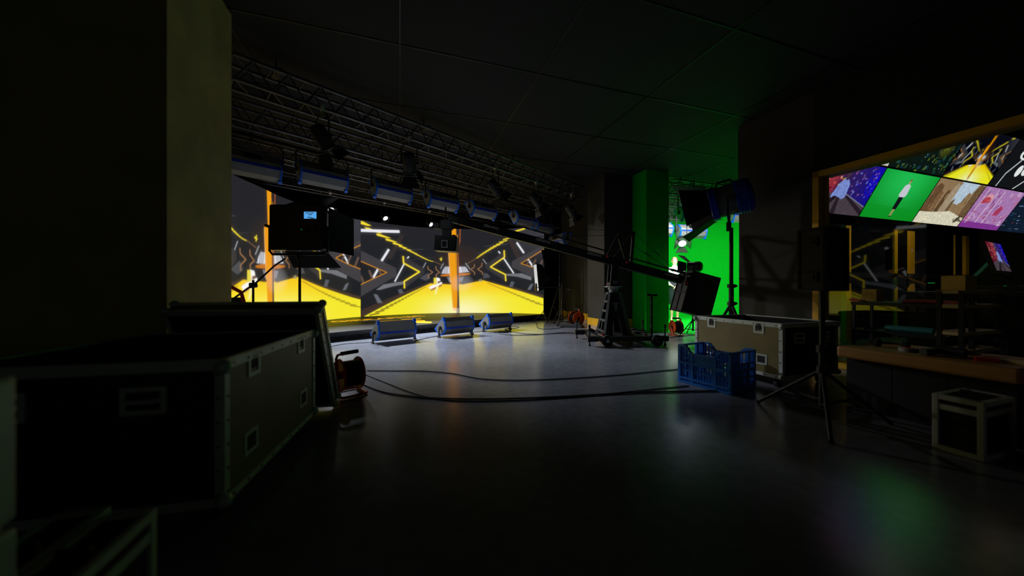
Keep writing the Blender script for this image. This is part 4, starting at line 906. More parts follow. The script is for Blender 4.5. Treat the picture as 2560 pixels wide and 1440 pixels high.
# arm
P0 = rel(1121, 544); P1 = rel(1704, 700)
ax = (P1 - P0).normalized(); ay = Vector((0, 1, 0)); az_ = ax.cross(ay).normalized()
if az_.z < 0: az_ = -az_
AR = Matrix((ax, ay, az_)).transposed()
def arm(x, y, z): return P0 + ax * x + ay * y + az_ * z
AL = (P1 - P0).length
b = B(); b.box(arm(AL / 2, 0, 0), (AL, .12, .135), AR, bev=.012)
a_o = b.build('boom_arm', 'black', CR)
for t in (.22, 1.0, 1.94, 2.83, 3.28, 4.1): B().box(arm(t, 0, 0), (.025, .135, .15), AR).build('arm_joint', 'matte_black', CR)
b = B(); b.box(arm(AL / 2, -.058, -.069), (AL - .04, .02, .008), AR); b.build('arm_edge', 'steel', CR)
mt = AR.copy(); tm = Matrix((ax, az_, -ay)).transposed().to_4x4()
for px in (1209, 1338, 1465, 1657):
    t = (A(px, 0, 5.92) - A(1121, 0, 5.92)).x / ax.x
    text_mesh('GIRRAPHIC', .062, 'lettering', 'letter', CR, Matrix.Translation(arm(t, -.0615, .005)) @ tm, .86, .0008, .0006)
# parallel rod, mast and stays
b = B(); ra = rel(1240, 548); rb = rel(1712, 683); b.cyl(ra + Vector((0, .02, 0)), rb + Vector((0, .02, 0)), .013); b.cyl(rb, rb + ax * -.25, .02)
b.cyl(arm(.85, .02, .06), ra + Vector((0, .02, 0)), .008); b.cyl(rb + Vector((0, .02, 0)), arm(AL + .05, .02, .03), .014); b.build('parallel_rod', 'black', CR)
ap = rel(1545, 588, 5.86); ap2 = rel(1584, 580, 6.02)
f1 = rel(1518, 641, 5.86); f2 = rel(1566, 656, 5.86); g2 = rel(1577, 660, 6.0); g1 = rel(1534, 646, 6.0)
b = B(); b.beam(f1, ap, .035); b.beam(f2, ap, .03); b.beam(g2, ap2, .045); b.beam(g1, ap2, .03); b.beam(ap, ap2, .03); b.beam(f1, g1, .03); b.beam(f2, g2, .03); b.build('mast', 'black', CR)
for p, q in ((ap2, rel(1702, 688, 5.96)), (ap, rel(1690, 684, 5.86)), (ap, rel(1330, 592, 5.9)), (ap2, rel(1216, 558, 5.95))):
    b = B(); b.cyl(p, q, .004, seg=6); mid = p.lerp(q, .45); b.cyl(mid, p.lerp(q, .55), .008, seg=8); b.build('stay_cable', 'black', CR)
for p in (f1, f2): B().sphere(p + Vector((0, -.03, 0)), .026, 10, 8).build('red_knob', 'led_red', CR)
# remote head with camera
hc = rel(1115, 590)
b = B(); b.cyl(rel(1115, 572), rel(1115, 548), .05); b.box(rel(1117, 563), (.2, .16, .16), bev=.01); b.box(rel(1093, 565), (.1, .1, .1), bev=.01); b.box(rel(1117, 582), (.15, .12, .18), bev=.01); b.cyl(rel(1115, 556), rel(1114, 518), .014); b.build('remote_head', 'black', CR)
cb_ = B(); cb_.box(rel(1117, 611), (.38, .3, .26), Matrix.Rotation(math.radians(4), 3, 'Y'), bev=.015); cb_.box(rel(1136, 596), (.06, .2, .1), bev=.01); cam_o = cb_.build('camera_body', 'gloss_black', CR)
m = Matrix.Translation(rel(1116, 613) + Vector((0, -.155, 0))) @ Matrix.Rotation(PI / 2, 4, 'X')
q = B(); q.frame(.11, .13, .02, .02, m); q.build('rear_bracket', 'grey', cam_o)
B().cyl(rel(1117, 611) + Vector((0, .15, 0)), rel(1117, 611) + Vector((0, .33, -.02)), .06, .07).build('camera_lens', 'black', cam_o, smooth=True)
# counterweight bucket at the short end
cc = rel(1737, 736, 6.0)
b = B(); b.box(cc, (.5, .44, .72), AR, bev=.01); bx = b.build('counterweight_box', 'black', CR)
b = B()
for zz in (-.34, -.02, .16, .3): b.box(cc + AR @ Vector((-.255, 0, zz)), (.02, .42, .025), AR)
for yy in (-.2, .0, .2): b.box(cc + AR @ Vector((-.255, yy, -.04)), (.02, .025, .66), AR)
b.build('weight_rack', 'dark_metal', bx)
for zz in (-.2, .22): B().beam(cc + AR @ Vector((.25, 0, zz)), cc + AR @ Vector((.33, 0, zz)), .03).build('side_bolt', 'black', bx)
B().sphere(rel(1717, 706, 5.77), .026, 10, 8).build('red_knob', 'led_red', CR)
# steering handle
b = B(); b.cyl(rel(1629, 838, 5.6), rel(1629, 737, 5.6), .019); b.build('steering_handle', 'black', CR)
b = B(); b.cyl(rel(1620, 737, 5.6), rel(1640, 738, 5.6), .014); b.cyl(rel(1618, 737, 5.6), rel(1625, 737, 5.6), .021); b.cyl(rel(1635, 738, 5.6), rel(1642, 738, 5.6), .021); b.build('hand_grip', 'rubber', CR)
b = B(); b.beam(rel(1600, 834, 6.0), rel(1629, 838, 5.6), .03); b.box(rel(1598, 832, 6.05), (.22, .12, .05)); b.build('steering_link', 'black', CR)


# ------------------------------------------------------------------ flight cases
def flight_case(name, label, L, Wd, H, zc, group=None, cav='inside', handles=True):
    """open topped road case. local: x along its long side, y along its width, origin at floor centre"""
    t = thing(name, label, 'flight case', group=group)
    z0, z1 = zc, zc + H; th = .018
    hx, hy = L / 2, Wd / 2
    bod = B(); hgt = H
    for sy in (-1, 1): B().box((0, sy * (hy - th / 2), zc + H / 2), (L, th, H)).build('side_panel', 'laminate', t)
    for sx in (-1, 1): B().box((sx * (hx - th / 2), 0, zc + H / 2), (th, Wd - 2 * th, H)).build('end_panel', 'laminate_dark', t)
    bod.box((0, 0, zc + th / 2), (L - 2 * th, Wd - 2 * th, th)); bod.build('base_panel', 'laminate_dark', t)
    inn = B(); 
    for s in (-1, 1):
        inn.box((0, s * (hy - th - .006), zc + H / 2), (L - 2 * th, .01, H - .01)); inn.box((s * (hx - th - .006), 0, zc + H / 2), (.01, Wd - 2 * th - .03, H - .01))
    inn.box((0, 0, zc + th + .006), (L - 2 * th - .03, Wd - 2 * th - .03, .01)); inn.build('foam_lining', cav, t)
    e = .032; b = B()
    for sx in (-1, 1):
        for sy in (-1, 1):
            b.box((sx * (hx - e / 2 + .004), sy * (hy + .002), zc + H / 2), (e, .006, H)); b.box((sx * (hx + .002), sy * (hy - e / 2 + .004), zc + H / 2), (.006, e, H))
    for sy in (-1, 1):
        for zz in (z0 + e / 2, z1 - e / 2): b.box((0, sy * (hy + .002), zz), (L, .006, e))
    for sx in (-1, 1):
        for zz in (z0 + e / 2, z1 - e / 2): b.box((sx * (hx + .002), 0, zz), (.006, Wd, e))
    for sy in (-1, 1): b.box((0, sy * (hy - th / 2), z1 + .003), (L, th + .004, .008))
    for sx in (-1, 1): b.box((sx * (hx - th / 2), 0, z1 + .003), (th + .004, Wd - 2 * th, .008))
    nf = len(b.bm.faces); k = int(L / .1)
    for i in range(k):
        x = -hx + (i + .5) * L / k
        for zz in (z0 + e / 2, z1 - e / 2): b.box((x, -hy - .006, zz), (.009, .004, .009)); b.box((x, hy + .006, zz), (.009, .004, .009))
    k = int(H / .09)
    for i in range(k):
        zz = z0 + (i + .5) * H / k
        for sx in (-1, 1):
            for sy in (-1, 1): b.box((sx * (hx - e / 2), sy * (hy + .006), zz), (.009, .004, .009)); b.box((sx * (hx + .006), sy * (hy - e / 2), zz), (.004, .009, .009))
    b.build('edge_profile', 'alloy', t, second=(nf, 'dark_metal'))
    for sx in (-1, 1):
        for sy in (-1, 1):
            for zz in (z0 + .02, z1 - .02): B().sphere((sx * hx, sy * hy, zz), .028, 10, 8).build('ball_corner', 'alloy', t, smooth=True)

    def latch(x, sy):
        m = Matrix.Translation((x, sy * (hy + .004), z1 - .055)) @ Matrix.Rotation(PI / 2 * sy, 4, 'X')
        q = B(); q.frame(.1, .1, .018, .008, m); q.build('latch', 'alloy', t)
        q = B(); q.box((x, sy * (hy + .003), z1 - .04), (.05, .004, .06)); q.build('latch_recess', 'matte_black', t)
    for sy in (-1, 1):
        for x in (-hx * .55, hx * .55): latch(x, sy)
    def handle(m, w=.15, h=.1):
        q = B(); q.frame(w, h, .017, .009, m); hn = q.build('handle', 'alloy', t)
        q = B(); q.box((0, 0, .002), (w - .03, h - .03, .003)); q.bm.transform(m); q.build('handle_dish', 'matte_black', hn)
        q = B(); q.tube([m @ Vector((-w * .36, 0, .006)), m @ Vector((-w * .3, 0, .02)), m @ Vector((w * .3, 0, .02)), m @ Vector((w * .36, 0, .006))], .009); q.build('grip_bar', 'alloy', hn)
    if handles:
        for sy in (-1, 1):
            for x in (-hx * .6, hx * .62): handle(Matrix.Translation((x, sy * (hy + .003), z0 + H * .3)) @ Matrix.Rotation(PI / 2 * -sy * -1, 4, 'X') @ Matrix.Diagonal((1, 1, sy * 1. if sy > 0 else 1, 1)), .11, .1)
        for sx in (-1, 1):
            for y in (-hy * .45, hy * .45): handle(Matrix.Translation((sx * (hx + .003), y, z1 - .13)) @ Matrix.Rotation(PI / 2, 4, 'Z') @ Matrix.Rotation(PI / 2, 4, 'X') @ Matrix.Diagonal((1, 1, sx, 1)), .14, .1)
    if zc > .03:
        for sx in (-1, 1):
            for sy in (-1, 1):
                c_ = Vector((sx * (hx - .1), sy * (hy - .09), 0)); q = B(); q.cyl(c_ + Vector((-.016, 0, .04)), c_ + Vector((.016, 0, .04)), .04); q.box(c_ + Vector((0, 0, zc - .008)), (.08, .08, .014)); q.box(c_ + Vector((.022, 0, .06)), (.006, .05, zc - .06)); q.box(c_ + Vector((-.022, 0, .06)), (.006, .05, zc - .06)); q.build('castor', 'rubber', t)
    return t


# left case: near right corner, long side running away from the viewer
LN = Vector((-1.097, 1.30, 0)); LFv = Vector((-1.305, 2.25, 0)); dl = (LFv - LN); LL = dl.length; dl.normalize(); dn_ = Vector((-dl.y, dl.x, 0))
WL = .9
lc = (LN + LFv) / 2 + dn_ * (WL / 2)
case = flight_case('flight_case', 'large open black flight case with metal edges in the left foreground', LL, WL, .55, .1)
case.location = (lc.x, lc.y, 0); case.rotation_euler = (0, 0, math.atan2(dl.y, dl.x))
# its lid leans against the far end
lid = thing('case_lid', 'black flight case lid tray leaning against the far end of the left case', 'case lid')
lb_ = .86; lh = .84; ld = .13
b = B(); b.box((0, 0, .009), (lb_, lh, .018))
for s in (-1, 1): b.box((s * (lb_ / 2 - .009), 0, ld / 2), (.018, lh, ld)); b.box((0, s * (lh / 2 - .009), ld / 2), (lb_ - .036, .018, ld))
b.build('tray', 'laminate_dark', lid)
b = B(); e = .034
for s in (-1, 1):
    b.box((s * (lb_ / 2 + .002), 0, ld - e / 2 + .003), (.006, lh, e)); b.box((s * (lb_ / 2 + .002), 0, e / 2), (.006, lh, e)); b.box((0, s * (lh / 2 + .002), ld - e / 2 + .003), (lb_, .006, e)); b.box((0, s * (lh / 2 + .002), e / 2), (lb_, .006, e))
    b.box((s * (lb_ / 2 - .008), 0, ld + .003), (.022, lh, .008)); b.box((0, s * (lh / 2 - .008), ld + .003), (lb_, .022, .008))
nf = len(b.bm.faces)
for sx in (-1, 1):
    for sy in (-1, 1):
        for zz in (.02, ld - .02): B().sphere((sx * lb_ / 2, sy * lh / 2, zz), .027, 10, 8).build('ball_corner', 'alloy', lid, smooth=True)
for k in range(8):
    y = -lh / 2 + (k + .5) * lh / 8
    for s in (-1, 1): b.box((s * (lb_ / 2 + .006), y, ld - e / 2), (.004, .009, .009)); b.box((s * (lb_ / 2 + .006), y, e / 2), (.004, .009, .009))
b.build('edge_profile', 'alloy', lid, second=(nf, 'dark_metal'))
b = B(); b.box((0, 0, .024), (lb_ - .04, lh - .04, .012)); b.build('foam_lining', 'inside', lid)
# tray opening (+z) faces the case, width along the case end, leaning back towards it
zdir = (-dl * math.cos(.46) - Vector((0, 0, 1)) * math.sin(.46)).normalized()
xdir = -dn_
ydir = zdir.cross(xdir).normalized()
LM = Matrix((xdir, ydir, zdir)).transposed()
foot = G(846, 1009)
corner_local = Vector((lb_ / 2, -lh / 2, 0.0))
lid.rotation_euler = LM.to_euler()
lid.location = Vector((foot.x, foot.y, 0)) - LM @ corner_local
zmin = min((Vector(lid.location) + LM @ Vector((x, y, z))).z for x in (-lb_ / 2, lb_ / 2) for y in (-lh / 2 - .012, lh / 2) for z in (0, ld))
lid.location.z -= zmin - .012

# right case
RN = Vector((2.44, 3.08, 0)); dr = R1.copy()
LR, WR = .95, .76
rc = RN + dr * LR / 2 + R2 * WR / 2
case2 = flight_case('flight_case', 'open wooden flight case with metal edges right of the blue crate', LR, WR, .5, .1)
case2.location = (rc.x, rc.y, 0); case2.rotation_euler = (0, 0, math.atan2(dr.y, dr.x))


# ------------------------------------------------------------------ small aluminium framed cases
def small_case(name, label, w_, d_, h, group):
    """front faces -y; slot handle below the top rim on the front and sides"""
    t = thing(name, label, 'equipment case', group=group)
    B().box((0, 0, h / 2 + .004), (w_ - .03, d_ - .03, h - .02)).build('panel', 'matte_black', t)
    b = B(); e = .026
    for sx in (-1, 1):
        for sy in (-1, 1): b.box((sx * (w_ / 2 - e / 2), sy * (d_ / 2 - e / 2), h / 2), (e, e, h), bev=.004)
    for zz in (e / 2, h - e / 2):
        for s in (-1, 1): b.box((0, s * (d_ / 2 - e / 2), zz), (w_ - 2 * e, e, e)); b.box((s * (w_ / 2 - e / 2), 0, zz), (e, d_ - 2 * e, e))
    b.build('frame', 'alloy', t)
    b = B()
    for s in (-1, 1): b.box((0, s * (d_ / 2 - .012), h - .068), (w_ - 2 * e, .018, .03)); b.box((s * (w_ / 2 - .012), 0, h - .068), (.018, d_ - 2 * e, .03))
    b.build('carry_rail', 'alloy', t)
    b = B(); b.tube([(-w_ * .26, 0, h - .012), (-w_ * .24, 0, h + .014), (w_ * .24, 0, h + .014), (w_ * .26, 0, h - .012)], .008); b.build('top_handle', 'black', t)
    return t


s1 = small_case('equipment_case', 'small black case with grey metal frame in front of the workbench', .19, .34, .315, 'metal framed equipment cases')
fc = Vector((2.46, 2.0, 0)); fd = Vector((.31, -.95, 0)).normalized()
s1.rotation_euler = (0, 0, math.atan2(fd.y, fd.x)); pc = fc + fd * .095 + R2 * .17; s1.location = (pc.x, pc.y, 0)
p2_ = pc + fd * .31 + R2 * .16
dup(s1, 'small metal framed case at the right picture edge, with an orange roll on top', (p2_.x, p2_.y, 0))
tp = thing('tape_roll', 'roll of orange tape lying on the small case at the right edge', 'tape roll', (p2_.x - .01, p2_.y + .02, .339))
B().lathe([(.035, 0), (.058, 0), (.058, .048), (.035, .048), (.035, 0)], seg=24, cap=False).build('tape', 'orange', tp, smooth=True)
B().lathe([(.029, 0), (.035, 0), (.035, .048), (.029, .048), (.029, 0)], seg=24, cap=False).build('core', 'carton', tp, smooth=True)
a1 = math.atan2(-.95, .312)
for i, (px, py, lb) in enumerate([(394, 1266, 'low metal framed case at lower left, the one nearer to the large open case corner'), (284, 1262, 'low metal framed case at lower left, the one nearer to the left picture edge')]):
    Y = (CAMH - .315) * F / (py - 720); X = (px - 1280) / F * Y
    ctr = Vector((X, Y, 0)) - R1 * .17 - R2 * (.06)
    if i == 0:
        s3 = dup(s1, lb, (ctr.x, ctr.y, 0), rz=ROOM); s3.scale = (.12 / .19, 1, 1)
    else:
        s4 = dup(s1, lb, (ctr.x - .004, ctr.y, 0), rz=ROOM); s4.scale = (.12 / .19, 1, 1)
# tall case at the left picture edge
tc = thing('tall_case', 'tall grey edged trunk cut by the left picture edge', 'flight case')
cr_ = Vector((-.842, .60, 0)); ctr = cr_ - R1 * .2 - R2 * .22
b = B(); b.box((0, 0, .39), (.4, .36, .76)); b.build('body', 'pale_metal', tc)
b = B()
for sx in (-1, 1):
    for sy in (-1, 1): b.box((sx * .19, sy * .17, .26), (.046, .046, .5), bev=.008); b.box((sx * .19, sy * .17, .65), (.046, .046, .255), bev=.01)
for zz in (.03, .49, .545, .76):
    for s in (-1, 1): b.box((0, s * .172, zz), (.36, .03, .034)); b.box((s * .192, 0, zz), (.03, .32, .034))
b.build('edge_profile', 'alloy', tc)
b = B(); b.box((0, 0, .783), (.36, .32, .012)); b.build('lid_top', 'laminate_dark', tc)
tc.location = (ctr.x, ctr.y, 0); tc.rotation_euler = (0, 0, ROOM + PI / 2)

# ------------------------------------------------------------------ blue crate
cn = Vector((1.90, 2.97, 0)); cl_ = Vector((1.675, 3.40, 0)); u = (cl_ - cn); CLn = u.length; u.normalize(); vdir = Vector((u.y, -u.x, 0))
CWd = .36; CH = .36
crate = thing('plastic_crate', 'blue slatted plastic crate in front of the right flight case', 'crate')
cc_ = cn + u * CLn / 2 + vdir * CWd / 2
crate.location = (cc_.x, cc_.y, 0); crate.rotation_euler = (0, 0, math.atan2(u.y, u.x))
hx, hy = CLn / 2, CWd / 2


def crate_wall(half, m, name, cut, plate):
    """wall in local xz, thickness along y, drawn with m"""
    b = B(); t = .012
    def bar(x0, x1, z0, z1, y=0, th=t): b.box(((x0 + x1) / 2, y, (z0 + z1) / 2), (x1 - x0, th, z1 - z0))
    xs = [-half, -half * .46, half * .46, half]
    for zz, d in ((.012, .02), (.05, .014), (.2, .014)): bar(-half, half, zz - .01, zz + .01, -.006, .026)
    for x in xs: bar(x - .014, x + .014, .0, CH - (.07 if abs(x) < half * .9 and cut else .0), -.004, .022)
    for k, (x0, x1) in enumerate(((xs[0], xs[1]), (xs[1], xs[2]), (xs[2], xs[3]))):
        n_ = 3 if k != 1 else 7
        top = CH - .01 if k != 1 else (.285 if cut else .245)
        for i in range(1, n_ + 1):
            x = x0 + (x1 - x0) * i / (n_ + 1)
            bar(x - .0055, x + .0055, .02, .19 if (plate and k == 1) else top)
        bar(x0, x1, .115, .135); 
        if not (plate and k == 1): bar(x0, x1, .24, .258)
    if plate: bar(xs[1] + .014, xs[2] - .014, .205, .29, -.003, .014)
    # rim
    if cut:
        pts = [(-half, CH), (-half * .72, CH), (-half * .46, .295), (half * .46, .295), (half * .72, CH), (half, CH)]
    else:
        pts = [(-half, CH), (half, CH)]
    for (xa, za), (xb, zb) in zip(pts, pts[1:]): b.beam(Vector((xa, -.008, za)), Vector((xb, -.008, zb)), .03, .014)
    b.bm.transform(m)
    return b.build(name, 'crate', crate)


crate_wall(hx, Matrix.Translation((0, -hy, 0)), 'side_wall', True, True)
crate_wall(hx, Matrix.Translation((0, hy, 0)) @ Matrix.Rotation(PI, 4, 'Z'), 'side_wall', True, True)
crate_wall(hy, Matrix.Translation((hx, 0, 0)) @ Matrix.Rotation(PI / 2, 4, 'Z'), 'end_wall', False, False)
crate_wall(hy, Matrix.Translation((-hx, 0, 0)) @ Matrix.Rotation(-PI / 2, 4, 'Z'), 'end_wall', False, False)
B().box((0, 0, .012), (CLn - .02, CWd - .02, .012)).build('bottom', 'crate', crate)

# ------------------------------------------------------------------ cable reels
def reel(name, label, col, loc, rz, s=1.):
    """drum axis along local x"""
    t = thing(name, label, 'cable reel', loc, rz)
    rx = Matrix.Rotation(PI / 2, 4, 'Y'); zc = .165
    for sx in (-1, 1):
        m = Matrix.Translation((sx * .075, 0, zc)) @ rx
        B().lathe([(.03, -.004), (.118, -.004), (.128, -.008), (.132, 0), (.128, .008), (.118, .004), (.03, .004)], m, 28).build('flange', col, t, smooth=True)
    m = Matrix.Translation((0, 0, zc)) @ rx
    prof = [(.04, -.068)]
    for k in range(9): prof += [(.1, -.066 + k * .0155), (.108, -.066 + k * .0155 + .0077)]
    prof += [(.1, .072), (.04, .072)]
    B().lathe(prof, m, 24).build('wound_cable', 'cable', t, smooth=True)
    b = B(); r = .011
    b.tube([(.1, .03, .18), (.1, .0, .3), (.09, 0, .325), (.06, 0, .335)], r); b.tube([(.1, .03, .19), (.1, -.0, .1), (.1, -.06, .035), (.1, -.1, .014), (.08, -.12, .013), (-.08, -.12, .013), (-.1, -.1, .014), (-.1, .1, .014), (-.08, .12, .013), (.08, .12, .013), (.1, .1, .014), (.1, .05, .04), (.1, .03, .12)], r)
    b.tube([(-.1, .0, .165), (-.1, -.06, .05), (-.1, -.1, .014)], r); b.build('tube_frame', col, t, smooth=True)
    B().cyl((.065, 0, .335), (-.07, 0, .34), .016).build('grip', 'rubber', t, smooth=True)
    B().cyl((-.095, 0, zc), (.095, 0, zc), .03).build('axle', 'black', t)
    t.scale = (s, s, s)
    return t


g = G(873, 985); reel('cable_reel', 'red cable reel with black grip beside the leaning case lid', 'red', (g.x, g.y, 0), math.radians(226), 1.08)
g = G(1441, 817); reel('cable_reel', 'orange cable reel by the side wall behind the grey tool tray', 'orange', (g.x, g.y, 0), math.radians(-66), 1.25)
g = G(1690, 838.5); reel('cable_reel', 'orange cable reel at the green studio entrance, before the standing person', 'orange', (g.x, g.y, 0), math.radians(5), 1.0)

# ------------------------------------------------------------------ stands
def stand(name, label, cat, h, hub=.55, spread=.42, r=.014, wheels=False, group=None, loc=(0, 0, 0), rz=0., low=.1):
    t = thing(name, label, cat, loc, rz, group)
    q = B(); q.cyl((0, 0, low), (0, 0, h * .55), r * 1.25); q.cyl((0, 0, h * .5), (0, 0, h), r); q.build('pole', 'dark_metal', t, smooth=True)
    b = B()
    for z in (hub, h * .55): b.cyl((0, 0, z - .025), (0, 0, z + .025), r * 2); b.cyl((0, 0, z), (r * 3.5, 0, z), r * .7)
    b.build('collar', 'black', t)
    for k in range(3):
        a = 2 * PI * k / 3 + .5; e = Vector((math.cos(a), math.sin(a), 0))
        z0 = .06 if wheels else .012
        b = B(); b.cyl((0, 0, hub), e * spread + Vector((0, 0, z0)), r * .75); b.cyl((0, 0, low + .02), e * spread * .55 + Vector((0, 0, z0 + (hub - z0) * .45)), r * .6)
        if wheels: b.cyl((0, 0, low), e * spread + Vector((0, 0, z0)), r * .6)
        lg = b.build('leg', 'dark_metal', t, smooth=True)
        if wheels:
            p = e * spread + Vector((0, 0, .03)); n_ = Vector((-e.y, e.x, 0)); q = B(); q.cyl(p - n_ * .012, p + n_ * .012, .03); q.build('castor', 'rubber', lg)
        else:
            B().sphere(e * spread + Vector((0, 0, .012)), .016, 8, 6).build('foot', 'rubber', lg)
    return t


# left light panel seen from behind, with barn door flaps
ls = stand('light_stand', 'black stand carrying the panel with the blue display', 'light stand', 1.32, .5, .25, .015, loc=(-2.50, 4.02, 0), rz=.3)
lp_ = thing('panel_light', 'black light panel seen from behind with a glowing blue display', 'panel light', (-2.50, 4.0, 1.635))
B().box((.0, 0, .0), (.62, .12, .53), bev=.02).build('housing', 'gloss_black', lp_)
B().box((0, .07, 0), (.58, .02, .49)).build('diffuser', 'diffuser', lp_)
sc_ = B(); sc_.box((.172, -.063, .135), (.14, .006, .078)); sc_.build('display', 'lcd', lp_)
b = B()
for k, (x, z) in enumerate([(-.0, .165), (.1, .165), (.06, .145), (.04, .115), (.11, .105)]): b.box((.145 + x * .5, -.067, z - .005), (.045, .002, .008))
b.build('display_readout', 'white', lp_)
for x in (.05, .12): 
    q = B(); q.cyl((x + .09, -.06, -.02), (x + .09, -.09, -.02), .026); q.build('control_knob', 'black', lp_, smooth=True)
B().sphere((.07, -.064, -.03), .007, 8, 6).build('indicator', 'led_green', lp_)
b = B(); b.tube([(-.34, 0, .0), (-.34, 0, -.27), (-.31, 0, -.31), (.31, 0, -.31), (.34, 0, -.27), (.34, 0, 0)], .014); b.cyl((-.39, 0, .03), (-.3, 0, 0), .018); b.cyl((.3, 0, 0), (.37, 0, 0), .018); b.build('yoke', 'black', lp_, smooth=True)
b = B(); b._new([(.31, .07, .26), (.31, .07, -.26), (.5, .3, -.3), (.5, .3, .16), (.314, .078, .26), (.314, .078, -.26), (.504, .308, -.3), (.504, .308, .16)], [(0, 1, 2, 3), (7, 6, 5, 4), (0, 4, 5, 1), (1, 5, 6, 2), (2, 6, 7, 3), (3, 7, 4, 0)]); b.build('barn_door', 'matte_black', lp_)
b = B(); b._new([(-.2, .07, -.265), (.29, .07, -.265), (.37, .26, -.45), (-.22, .26, -.45), (-.2, .062, -.27), (.29, .062, -.27), (.37, .252, -.455), (-.22, .252, -.455)], [(0, 1, 2, 3), (7, 6, 5, 4), (0, 4, 5, 1), (1, 5, 6, 2), (2, 6, 7, 3), (3, 7, 4, 0)]); b.build('barn_door', 'matte_black', lp_)
b = B(); b._new([(-.26, .07, .265), (.29, .07, .265), (.32, .3, .42), (-.1, .3, .42), (-.26, .062, .27), (.29, .062, .27), (.32, .292, .425), (-.1, .292, .425)], [(0, 1, 2, 3), (7, 6, 5, 4), (0, 4, 5, 1), (1, 5, 6, 2), (2, 6, 7, 3), (3, 7, 4, 0)]); b.build('barn_door', 'matte_black', lp_)
b = B(); b.cyl((0, 0, -.31), (0, 0, -.2 - .17), .02); b.build('stand_socket', 'black', lp_)
# boom stand left of it
c1 = A(633, 700, 3.9)
cs = stand('boom_stand', 'dark stand with a tilted boom arm left of the display panel', 'boom stand', c1.z, .42, .24, .012, loc=(c1.x, c1.y, 0), rz=1.)
def r3(px, py, Y=3.9): return A(px, py, Y) - Vector((c1.x, c1.y, 0))
b = B(); b.tube([r3(590, 748), r3(611, 730), r3(640, 706), r3(680, 662), r3(706, 641)], .011); b.build('boom_arm', 'black', cs)
b = B(); b.cyl(r3(626, 714), r3(640, 712), .032); b.build('clamp', 'black', cs)
b = B(); b.box(r3(592, 751), (.14, .1, .075), bev=.012); b.build('counterweight', 'black', cs)
# red tubular trolley half hidden by the pillar
hp = Vector((-2.74, 3.34, 0))
ht = thing('hand_trolley', 'red tubular hand trolley half hidden behind the left pillar', 'hand trolley', tuple(hp))
def r4(px, py): return A(px, py, 3.34) - hp
b = B(); zt_ = r4(590, 713).z
pts = [(-.24, 0, .1), (-.24, 0, zt_ - .14), (-.2, 0, zt_ - .04), (-.1, 0, zt_), (0, 0, zt_ - .02), (.09, 0, zt_ - .07), (.115, 0, zt_ - .16), (.1, 0, .1)]
b.tube(pts, .017); b.tube([(-.24, 0, .45), (.1, 0, .45)], .013); b.tube([(-.24, 0, .72), (.1, 0, .72)], .013); b.build('tube_frame', 'red', ht, smooth=True)
b = B(); b.box((-.07, -.1, .03), (.36, .22, .02)); b.beam((-.24, 0, .04), (-.24, 0, .2), .03); b.beam((.1, 0, .04), (.1, 0, .2), .03); b.build('toe_plate', 'dark_metal', ht)
for x in (-.28, .14): B().cyl((x - .02, .08, .1), (x + .02, .08, .1), .1).build('wheel', 'rubber', ht, smooth=True)

# softbox, microphone boom and tall stand by the stage end
sp = G(1360, 806)
ss_ = stand('light_stand', 'low black stand carrying the white strip softbox by the stage end', 'light stand', 1.28, .3, .3, .012, loc=(sp.x, sp.y, 0), rz=.2)
sbx = thing('strip_softbox', 'black strip softbox with a glowing white face at the right end of the LED screen', 'softbox')
q0 = A(1339, 694, sp.y)
b = B(); wv = .105; hv = .37
fr = [(-wv, -.02, -hv), (wv, -.02, -hv), (wv, -.02, hv), (-wv, -.02, hv)]; bk = [(-.06, .26, -.2), (.06, .26, -.2), (.06, .26, .2), (-.06, .26, .2)]; md = [(-wv * .95, .12, -hv * .92), (wv * .95, .12, -hv * .92), (wv * .95, .12, hv * .92), (-wv * .95, .12, hv * .92)]
b._new(fr + md + bk, [(0, 1, 5, 4), (1, 2, 6, 5), (2, 3, 7, 6), (3, 0, 4, 7), (4, 5, 9, 8), (5, 6, 10, 9), (6, 7, 11, 10), (7, 4, 8, 11), (8, 9, 10, 11)]); b.build('hood', 'black', sbx)
b = B(); b.box((0, -.012, 0), (wv * 1.9, .008, hv * 1.92)); b.build('front_cloth', 'softbox_face', sbx)
b = B(); b.frame(wv * 2.04, hv * 2.04, .012, .03, Matrix.Translation((0, -.0, 0)) @ Matrix.Rotation(PI / 2, 4, 'X')); b.build('front_rim', 'black', sbx)
b = B(); b.cyl((0, .26, 0), (0, .42, 0), .06); b.build('lamp_head', 'black', sbx)
b = B(); b.cyl((0, .34, 0), Vector((0, .34, -.12)), .02); b.build('bracket', 'black', sbx)
fd_ = Vector((-.86, -.42, -.06)).normalized(); zz_ = Vector((0, 0, 1)); xx_ = fd_.cross(zz_).normalized() * -1; yy_ = -fd_; zz2 = xx_.cross(yy_).normalized()
RS = Matrix((xx_, yy_, zz2)).transposed() @ Matrix.Rotation(math.radians(-4), 3, 'Y')
sbx.rotation_euler = RS.to_euler(); sbx.location = q0 + Vector((.03, 0, 0))
ms = G(1406, 812.5)
mt_ = stand('microphone_stand', 'grey rolling stand with a horizontal boom holding the bronze microphone', 'microphone stand', A(1406, 706, ms.y).z, .56, .33, .014, True, loc=(ms.x, ms.y, 0), rz=-.45)
mt_.children[0].data.materials[0] = M['dark_metal']
iv = Matrix.Rotation(.45, 3, 'Z')
def r5(px, py): return iv @ (A(px, py, ms.y) - ms)
b = B(); b.cyl(r5(1346, 719), r5(1428, 717.5), .011); b.cyl(r5(1406, 724), r5(1406, 713), .026); b.build('boom_arm', 'dark_metal', mt_)
b = B(); b.cyl(r5(1420, 723), r5(1425, 723), .03); b.cyl(r5(1422, 717), r5(1422, 722), .008); b.build('counterweight', 'steel', mt_)
mp = A(1340, 718, ms.y)
